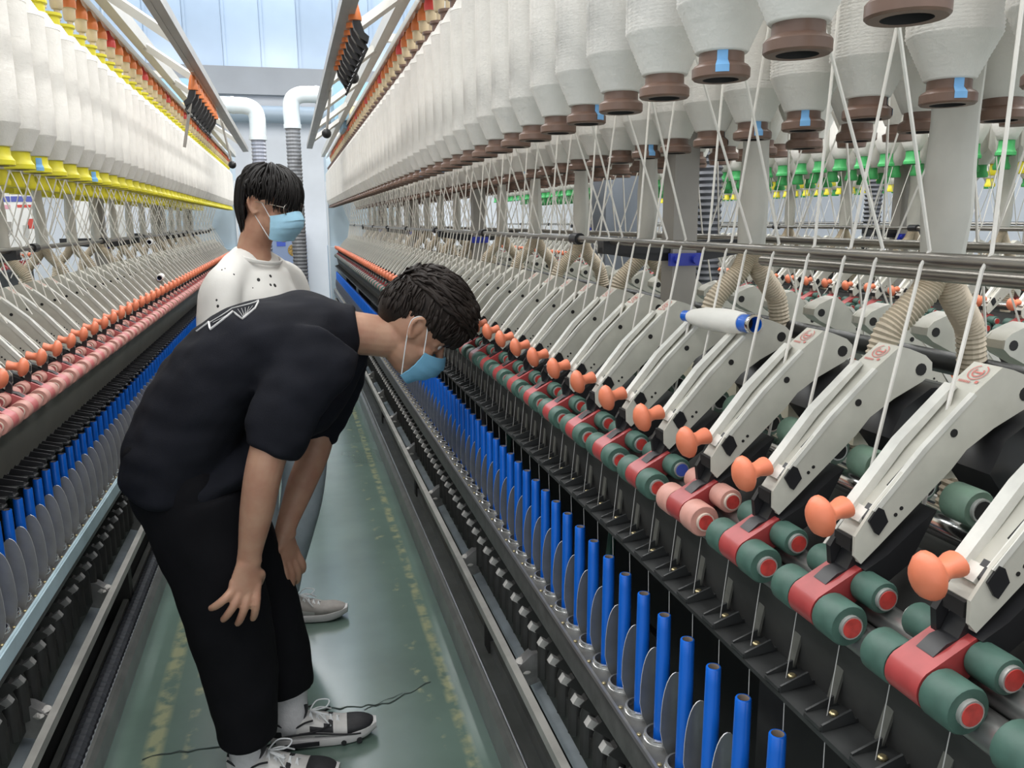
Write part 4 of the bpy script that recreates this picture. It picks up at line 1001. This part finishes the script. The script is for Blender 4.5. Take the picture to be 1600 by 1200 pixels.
    b = MB(); chain(b, [(-0.020, 0, 0.080), (-0.004, 0, 0.108), (-0.010, 0, 0.138)], [(0.026, 0.006), (0.028, 0.006), (0.026, 0.006)], (0, 1, 0), 12, 4)
    b.v = [tuple(M @ Vector(v)) for v in b.v]; me = b.mesh('tongue', shoe_k if style == 'runner' else shoe_g); me.transform(Mi(par)); link('tongue', me, so)
    b = MB(); chain(b, [(-0.052, 0, 0.07), (-0.050, 0, 0.11), (-0.048, 0, 0.16), (-0.046, 0, 0.24)], [(0.043, 0.050), (0.044, 0.050), (0.045, 0.050), (0.046, 0.050)], (0, 1, 0), 18, 4)
    b.v = [tuple(M @ Vector(v)) for v in b.v]; pchild(par, 'sock', b.mesh('sock', white_cloth, 60))

# --- the man in black, bending over the right frame --------------------------------
p1 = person(-0.12, 2.2, 'person in black t-shirt and wide black trousers bending forward, hands on knees, blue mask')
M1 = head_frame((0.312, 2.195, 1.240), (0.72, -0.05, -0.69), (0.69, -0.02, 0.72))
b = MB(); YR = (0, 1, 0)
chain(b, [(-0.30, 2.2, 0.90), (-0.24, 2.2, 1.04), (-0.14, 2.2, 1.15), (-0.03, 2.2, 1.20), (0.05, 2.2, 1.225)], [(0.16, 0.105), (0.145, 0.095), (0.15, 0.095), (0.150, 0.085), (0.075, 0.055)], YR)
chain(b, [(0.08, 2.2, 1.235), (0.17, 2.2, 1.226), (0.24, 2.198, 1.216), (0.31, 2.195, 1.225)], [0.066, 0.057, 0.056, 0.058], YR)
head_into(b, M1)
# right arm (near) and left arm
chain(b, [(0.01, 2.04, 1.205), (-0.045, 1.995, 1.07), (-0.088, 1.975, 0.955), (-0.115, 1.985, 0.84), (-0.138, 1.995, 0.735), (-0.143, 1.998, 0.705)], [0.055, 0.049, 0.045, 0.041, (0.030, 0.026), (0.031, 0.023)], (1, 0, 0))
chain(b, [(0.05, 2.36, 1.185), (0.065, 2.405, 1.03), (0.040, 2.40, 0.88), (-0.010, 2.355, 0.775), (-0.055, 2.300, 0.682), (-0.062, 2.290, 0.655)], [0.055, 0.049, 0.045, 0.041, (0.030, 0.026), (0.031, 0.023)], (1, 0, 0))
def hand(b, wrist, dirv, side, back, spread, thumb, ln=1.0):
    """palm from the wrist along dirv; side: towards the thumb; back: out of the back of the hand"""
    d = Vector(dirv).normalized(); s = Vector(side).normalized(); n = Vector(back).normalized(); w_ = Vector(wrist)
    chain(b, [w_, w_+d*0.035, w_+d*0.070, w_+d*0.082], [(0.029, 0.021), (0.036, 0.016), (0.040, 0.0145), (0.036, 0.011)], s, 16, 4)
    lens = (0.078, 0.086, 0.080, 0.062)
    for k in range(4):
        off = 0.029-0.0195*k; base = w_+d*(0.076-0.004*abs(k-1.2))+s*off; f = (d+s*spread[k]).normalized(); L_ = lens[k]*ln
        q1 = base+f*L_*0.42+n*0.012; q2 = base+f*L_*0.80+n*0.001-s*0.003; q3 = base+f*L_*0.98-n*0.015-s*0.006
        chain(b, [base-d*0.02, base+n*0.003, q1, q2, q3], [0.0110, 0.0120, 0.0112, 0.0102, 0.0085], s, 10, 4)
    base = w_+d*0.022+s*0.024; f = (d*thumb[0]+s*thumb[1]-n*thumb[2]).normalized()
    chain(b, [base-s*0.014, base+s*0.006+f*0.012, base+f*0.042+s*0.004, base+f*0.068], [0.0150, 0.0135, 0.0110, 0.0085], n, 10, 4)
hand(b, (-0.145, 1.995, 0.700), (-0.20, -0.05, -1), (0.95, 0.20, -0.18), (0.05, -0.95, 0.20), (0.10, -0.10, -0.34, -0.80), (0.85, 0.25, 0.95))
hand(b, (-0.063, 2.288, 0.650), (0.10, -0.06, -1), (-0.72, -0.68, 0.0), (0.68, -0.72, 0.1), (0.10, 0.02, -0.08, -0.2), (0.9, 0.62, 0.1))
# legs inside the trousers
chain(b, [(-0.27, 2.12, 0.88), (-0.21, 2.12, 0.52), (-0.20, 2.13, 0.30), (-0.195, 2.135, 0.10)], [0.085, 0.055, 0.048, 0.036], YR)
chain(b, [(-0.26, 2.28, 0.88), (-0.15, 2.285, 0.50), (-0.10, 2.285, 0.30), (-0.075, 2.285, 0.10)], [0.085, 0.055, 0.048, 0.036], YR)
pchild(p1, 'body', remesh(b, 0.0042, 3, 'body', skin))
eyes(p1, M1)
b = MB()
chain(b, [(-0.335, 2.2, 0.855), (-0.315, 2.2, 0.93), (-0.255, 2.2, 1.06), (-0.175, 2.2, 1.145), (-0.09, 2.2, 1.195), (0.0, 2.2, 1.215), (0.075, 2.2, 1.228), (0.125, 2.2, 1.236)], [(0.185, 0.118), (0.195, 0.132), (0.19, 0.132), (0.185, 0.130), (0.19, 0.130), (0.20, 0.126), (0.15, 0.108), (0.10, 0.082)], YR, 26, 5, 0, 0.25)
chain(b, [(0.125, 2.2, 1.236), (0.152, 2.2, 1.235)], [(0.086, 0.078), (0.075, 0.071)], YR, 22, 3, 0, 0.1)
chain(b, [(-0.32, 2.2, 0.90), (-0.24, 2.2, 0.865), (-0.16, 2.2, 0.90)], [(0.175, 0.06), (0.18, 0.07), (0.16, 0.06)], YR)                     # loose hem
chain(b, [(0.045, 2.07, 1.215), (0.02, 2.025, 1.16), (-0.035, 1.992, 1.065), (-0.072, 1.980, 0.985)], [(0.105, 0.085), (0.100, 0.076), (0.084, 0.068), (0.066, 0.062)], (1, 0, 0), 22, 5, 0, 0.12)
chain(b, [(0.075, 2.33, 1.200), (0.10, 2.38, 1.10), (0.075, 2.41, 0.98), (0.045, 2.425, 0.895)], [(0.105, 0.085), (0.090, 0.076), (0.076, 0.066), (0.062, 0.060)], (1, 0, 0), 22, 5, 0, 0.12)
chain(b, [(0.14, 2.25, 1.17), (0.09, 2.27, 1.08), (0.01, 2.25, 1.00), (-0.12, 2.22, 0.93)], [(0.085, 0.05), (0.12, 0.05), (0.14, 0.05), (0.15, 0.05)], YR)       # front of the shirt hanging
tee = remesh(b, 0.0075, 7, 't_shirt', tee_black, [(0.015, 7, 6, 9), (0.007, 16, 12, 24)])
tee_bv = BVHTree.FromPolygons([v.co.copy() for v in tee.vertices], [tuple(p.vertices) for p in tee.polygons])
tee_o = pchild(p1, 't_shirt', tee)
def on_shirt(par, poly, r, name, m, bv):
    b = MB(); pts = []
    for i in range(len(poly)-1):
        for k in range(5):
            t = k/5; h, n = cast(bv, poly[i][0]+(poly[i+1][0]-poly[i][0])*t, poly[i][1]+(poly[i+1][1]-poly[i][1])*t)
            pts.append(h+n*0.0008)
    h, n = cast(bv, *poly[-1]); pts.append(h+n*0.0008)
    b.tube(pts, r, 6, 0, True, (0, -0.7, 0.7), 0.5); me = b.mesh(name, m); me.transform(Mi(p1)); link(name, me, par)
print_w = mat('white_print', (0.72, 0.72, 0.72), 0.7)
zz = [(-0.236, 1.256), (-0.205, 1.278), (-0.200, 1.264), (-0.146, 1.304), (-0.122, 1.291), (-0.093, 1.312), (-0.086, 1.324), (-0.06, 1.330)]
on_shirt(tee_o, zz[:-1], 0.0042, 'back_print', print_w, tee_bv)
on_shirt(tee_o, [(-0.205, 1.277), (-0.150, 1.309), (-0.095, 1.323), (-0.086, 1.326)], 0.0022, 'back_print', print_w, tee_bv)
for k in range(5): on_shirt(tee_o, [(-0.135+k*0.009, 1.309+k*0.002), (-0.124+k*0.004, 1.299+k*0.002), (-0.120, 1.293)], 0.0009, 'back_print', print_w, tee_bv)
on_shirt(tee_o, [(-0.195, 1.279), (-0.165, 1.294), (-0.148, 1.303)], 0.0012, 'back_print', print_w, tee_bv)
b = MB()
chain(b, [(-0.325, 2.2, 0.94), (-0.30, 2.2, 0.86), (-0.275, 2.2, 0.80)], [(0.180, 0.125), (0.190, 0.140), (0.175, 0.130)], YR, 24)
chain(b, [(-0.275, 2.115, 0.84), (-0.240, 2.115, 0.66), (-0.215, 2.12, 0.50), (-0.197, 2.13, 0.32), (-0.192, 2.135, 0.145)], [(0.105, 0.135), (0.098, 0.122), (0.092, 0.112), (0.084, 0.096), (0.078, 0.078)], YR, 24, 6, 0, 0.08)
chain(b, [(-0.265, 2.285, 0.84), (-0.195, 2.285, 0.66), (-0.145, 2.285, 0.50), (-0.105, 2.285, 0.34), (-0.078, 2.285, 0.185)], [(0.105, 0.125), (0.096, 0.110), (0.090, 0.100), (0.080, 0.086), (0.070, 0.068)], YR, 24, 6, 0, 0.08)
pchild(p1, 'trousers', remesh(b, 0.0075, 6, 'trousers', pant_black, [(0.010, 6, 6, 4), (0.005, 18, 16, 12)]))
shoe(p1, -0.03, 2.285, math.radians(-3), 'runner'); shoe(p1, -0.145, 2.125, math.radians(-14), 'runner')
mask_part(p1, M1)
rng = random.Random(4); cl = []
def skull(a, e, k=1.0):    # a: azimuth round the head (0 front), e: elevation
    return Vector((0.083*math.cos(e)*math.sin(a)*k, -0.004+0.104*math.cos(e)*math.cos(a)*k, 0.020+0.108*math.sin(e)*k))
EL = [((0, 0.004, 0.072), (0.094, 0.122, 0.096)), ((0, -0.066, 0.028), (0.074, 0.060, 0.082))]
def onto(p, k):            # push a point to the surface of the hair mass
    best = None
    for c, r in EL:
        d = Vector(((p.x-c[0])/r[0], (p.y-c[1])/r[1], (p.z-c[2])/r[2])); l_ = d.length or 1e-6
        q = Vector((c[0]+d.x/l_*r[0]*k, c[1]+d.y/l_*r[1]*k, c[2]+d.z/l_*r[2]*k)); w_ = q.length_squared
        if best is None or w_ > best[0]: best = (w_, q)
    return best[1]
for i in range(1100):      # short back and sides, thick wavy top falling over the forehead
    a = rng.uniform(-PI, PI); e_ = math.asin(rng.uniform(-0.55, 1.0))
    p_ = onto(Vector((0.09*math.cos(e_)*math.sin(a), 0.12*math.cos(e_)*math.cos(a), 0.07+0.1*math.sin(e_))), 1.0)
    if p_.y > 0.05 and p_.z < 0.035: continue
    if -0.035 <= p_.y <= 0.05 and p_.z < 0.022: continue
    if p_.y < -0.035 and p_.z < -0.045: continue
    top = p_.z > 0.085; front = p_.y > 0.05
    L_ = rng.uniform(0.04, 0.075) if top else rng.uniform(0.022, 0.04)
    flow = Vector((rng.uniform(-0.5, 0.5), 0.9, rng.uniform(-0.1, 0.1))) if top else Vector((rng.uniform(-0.25, 0.25), 0.35 if not front else rng.uniform(-0.2, 0.6), -0.8))
    pts = []; k0 = rng.uniform(0.96, 1.0); k1 = k0+rng.uniform(0.01, 0.17 if top else 0.07); wv = rng.uniform(-0.5, 0.5)
    for q in range(5):
        pts.append(onto(p_, k0+(k1-k0)*(q/4)**0.8*(1.0 if q < 4 else 0.9)))
        flow = (flow+Vector((wv*math.cos(q*1.6), 0, wv*math.sin(q*1.4)*0.5))).normalized(); p_ = p_+flow*L_/4
    cl.append((pts, rng.uniform(0.0030, 0.0062)))
hair_part(p1, M1, hair_b, cl, [(c, tuple(q*0.985 for q in r)) for c, r in EL], 1)

# --- the man in the white shirt, standing behind ------------------------------------
p2 = person(-0.11, 3.12, 'person in white t-shirt with small dark holes, glasses and blue mask, standing farther back')
M2 = head_frame((-0.062, 3.10, 1.578), (0.80, -0.60, -0.14), (0.10, -0.08, 0.99))
b = MB(); RV = (-0.62, -0.785, 0); 
def bw(r, f, z): return (-0.125-0.62*r+0.785*f, 3.12-0.785*r-0.62*f, z)      # body frame: r to his right, f forward
chain(b, [bw(0, 0, 0.90), bw(0, 0.0, 1.06), bw(0, 0.0, 1.20), bw(0, -0.005, 1.29), bw(0, -0.01, 1.36)], [(0.140, 0.09), (0.130, 0.08), (0.13, 0.08), (0.10, 0.06), (0.05, 0.04)], RV)
chain(b, [bw(0, -0.01, 1.38), bw(0, 0.0, 1.44), bw(0, 0.03, 1.50), bw(-0.01, 0.05, 1.55)], [0.066, 0.057, 0.056, 0.056], RV)
head_into(b, M2)
for s in (-1, 1):
    chain(b, [bw(s*0.160, 0, 1.315), bw(s*0.195, -0.01, 1.21), bw(s*0.205, 0.0, 1.08), bw(s*0.205, 0.045, 0.96), bw(s*0.20, 0.085, 0.855), bw(s*0.20, 0.09, 0.83)], [0.052, 0.047, 0.043, 0.039, (0.029, 0.025), (0.03, 0.022)], RV)
    hand(b, bw(s*0.20, 0.09, 0.835), (0.07, -0.08, -1), (0.6, -0.8, -0.1), (-0.8*s, -0.6*s, 0), (0.1, 0.02, -0.05, -0.12), (0.8, 0.5, 0.2))
chain(b, [bw(0.09, 0, 0.90), bw(0.10, 0.02, 0.50), bw(0.10, 0.0, 0.10)], [0.085, 0.055, 0.036], RV)
chain(b, [(-0.035, 3.18, 0.90), (-0.005, 3.13, 0.50), (-0.105, 3.10, 0.10)], [0.085, 0.055, 0.036], RV)
pchild(p2, 'body', remesh(b, 0.0046, 3, 'body', skin))
eyes(p2, M2)
b = MB()
chain(b, [bw(0, 0, 0.84), bw(0, 0.0, 1.0), bw(0, 0.01, 1.20), bw(0, 0.0, 1.30), bw(0, -0.004, 1.36), bw(0, 0.010, 1.398)], [(0.180, 0.130), (0.175, 0.125), (0.180, 0.125), (0.160, 0.105), (0.120, 0.088), (0.088, 0.078)], RV, 26, 5, 0, 0.1)
for s in (-1, 1): chain(b, [bw(s*0.03, -0.010, 1.372), bw(s*0.10, -0.006, 1.342), bw(s*0.165, 0, 1.300), bw(s*0.200, 0.0, 1.20), bw(s*0.212, 0.0, 1.09)], [0.060, 0.064, 0.070, 0.072, 0.070], (0, 0, 1), 20, 5, 0, 0.1)
collar_pts = [bw(0.083*math.cos(a), 0.012+0.078*math.sin(a), 1.399-0.024*math.sin(a)) for a in [2*PI*k/24 for k in range(25)]]
ts = remesh(b, 0.0075, 7, 't_shirt', tee_white, [(0.016, 7, 7, 4), (0.007, 17, 17, 9)])
bv2 = BVHTree.FromPolygons([v.co.copy() for v in ts.vertices], [tuple(p.vertices) for p in ts.polygons])
ts_o = pchild(p2, 't_shirt', ts)
b = MB(); b.tube(collar_pts, 0.0075, 8, 0, False, (0, 0, 1), 0.6); me = b.mesh('collar', tee_white); me.transform(Mi(p2)); link('collar', me, ts_o)
for (hx, hz, r) in ((-0.115, 1.323, 0.006), (-0.075, 1.333, 0.005), (-0.076, 1.304, 0.0045), (-0.062, 1.301, 0.006), (-0.23, 1.362, 0.0025), (-0.22, 1.366, 0.002), (-0.192, 1.346, 0.003), (-0.25, 1.265, 0.0035), (-0.247, 1.245, 0.0045), (-0.135, 1.297, 0.002)):
    h, n = cast(bv2, hx, hz); b = MB(); q = n.to_track_quat('Z', 'Y').to_matrix(); b.ball((0, 0, 0), (r, r*1.3, 0.0012), 10, 0)
    me = b.mesh('worn_hole', dark_hole); me.transform(Matrix.Translation(h) @ q.to_4x4()); me.transform(Mi(p2)); link('worn_hole', me, ts_o)
b = MB()
chain(b, [bw(0, 0, 0.98), bw(0, 0, 0.88), bw(0, 0, 0.82)], [(0.165, 0.12), (0.175, 0.125), (0.165, 0.12)], RV, 22)
chain(b, [bw(0.09, 0, 0.86), bw(0.105, 0.015, 0.50), bw(0.10, 0.0, 0.12)], [0.098, 0.085, 0.068], RV, 22, 6, 0, 0.1)
chain(b, [(-0.035, 3.18, 0.86), (0.000, 3.14, 0.66), (-0.015, 3.12, 0.48), (-0.085, 3.10, 0.24), (-0.11, 3.10, 0.12)], [0.098, 0.092, 0.080, 0.070, 0.066], RV, 22, 6, 0, 0.1)
pchild(p2, 'jeans', remesh(b, 0.009, 6, 'jeans', jeans, [(0.008, 8, 8, 5)]))
shoe(p2, -0.055, 3.085, math.radians(-8), 'walker', 0.285); shoe(p2, -0.22, 3.05, math.radians(-25), 'walker', 0.285)
mask_part(p2, M2, 0.92, mask_p)
b = MB()
for s in (-1, 1):
    c = Vector((s*0.034, 0.104, -0.003)); pts = [c+Vector((0.024*math.cos(a), -abs(0.024*math.cos(a)+s*0.0)*0.10, 0.020*math.sin(a))) for a in [2*PI*k/18 for k in range(19)]]
    b.tube([Mi(p2) @ (M2 @ p) for p in pts], 0.0012, 6, 0, False)
    b.tube([Mi(p2) @ (M2 @ Vector(p)) for p in ((s*0.058, 0.101, 0.004), (s*0.076, 0.07, 0.008), (s*0.083, 0.0, 0.012))], 0.0013, 6)
b.tube([Mi(p2) @ (M2 @ Vector(p)) for p in ((-0.011, 0.104, 0.002), (0, 0.107, 0.005), (0.011, 0.104, 0.002))], 0.0013, 6)
gl = link('glasses', b.mesh('glasses', mat('thin_gold_frame', (0.55, 0.50, 0.45), 0.25, 0.9)), p2)
glass_m = mat('clear_lens', (0.95, 0.97, 0.97), 0.03, trans=1.0)
for s in (-1, 1):
    b = MB(); b.lathe([(0.0225, -0.0006), (0.0225, 0.0006)], (0, 0, 0), 'Y', 18)
    me = b.mesh('lens', glass_m, 30); me.transform(M2 @ Matrix.Translation((s*0.034, 0.1035, -0.003))); me.transform(Mi(p2)); link('lens', me, gl)
rng = random.Random(9); cl = []
for i in range(330):       # straight bowl cut with a long fringe
    a = rng.uniform(-PI, PI); end = -0.10 if abs(a) > 2.1 else (-0.005 if abs(a) < 0.75 else 0.014 if abs(a) < 1.1 else 0.030 if abs(a) < 1.85 else -0.05)
    e0 = rng.uniform(0.5, 1.45); pts = []
    off = rng.uniform(1.03, 1.15)
    ze = end+rng.uniform(-0.012, 0.012)
    for q in range(6):
        t = q/5; e_ = e0*(1-t)+t*(-0.2); p_ = skull(a+rng.uniform(-0.04, 0.04)+0.25*t*(1 if a > -0.3 else -1)*(0.6 if abs(a) < 1 else 0.2), max(e_, 0.0), off+0.05*math.sin(t*PI)*0.8)
        z0_ = skull(a, e0, off).z; z_ = z0_+(ze-z0_)*t**1.25; p_.z = max(z_, p_.z) if t < 0.55 else z_
        if t > 0.7 and abs(a) > 2.1: p_.y += 0.018*(t-0.7)/0.3; 
        pts.append(p_)
    cl.append((pts, rng.uniform(0.006, 0.010)))
hair_part(p2, M2, hair_m, cl, [((0, -0.016, 0.052), (0.088, 0.104, 0.086)), ((0, -0.064, -0.005), (0.060, 0.046, 0.075))], 2)
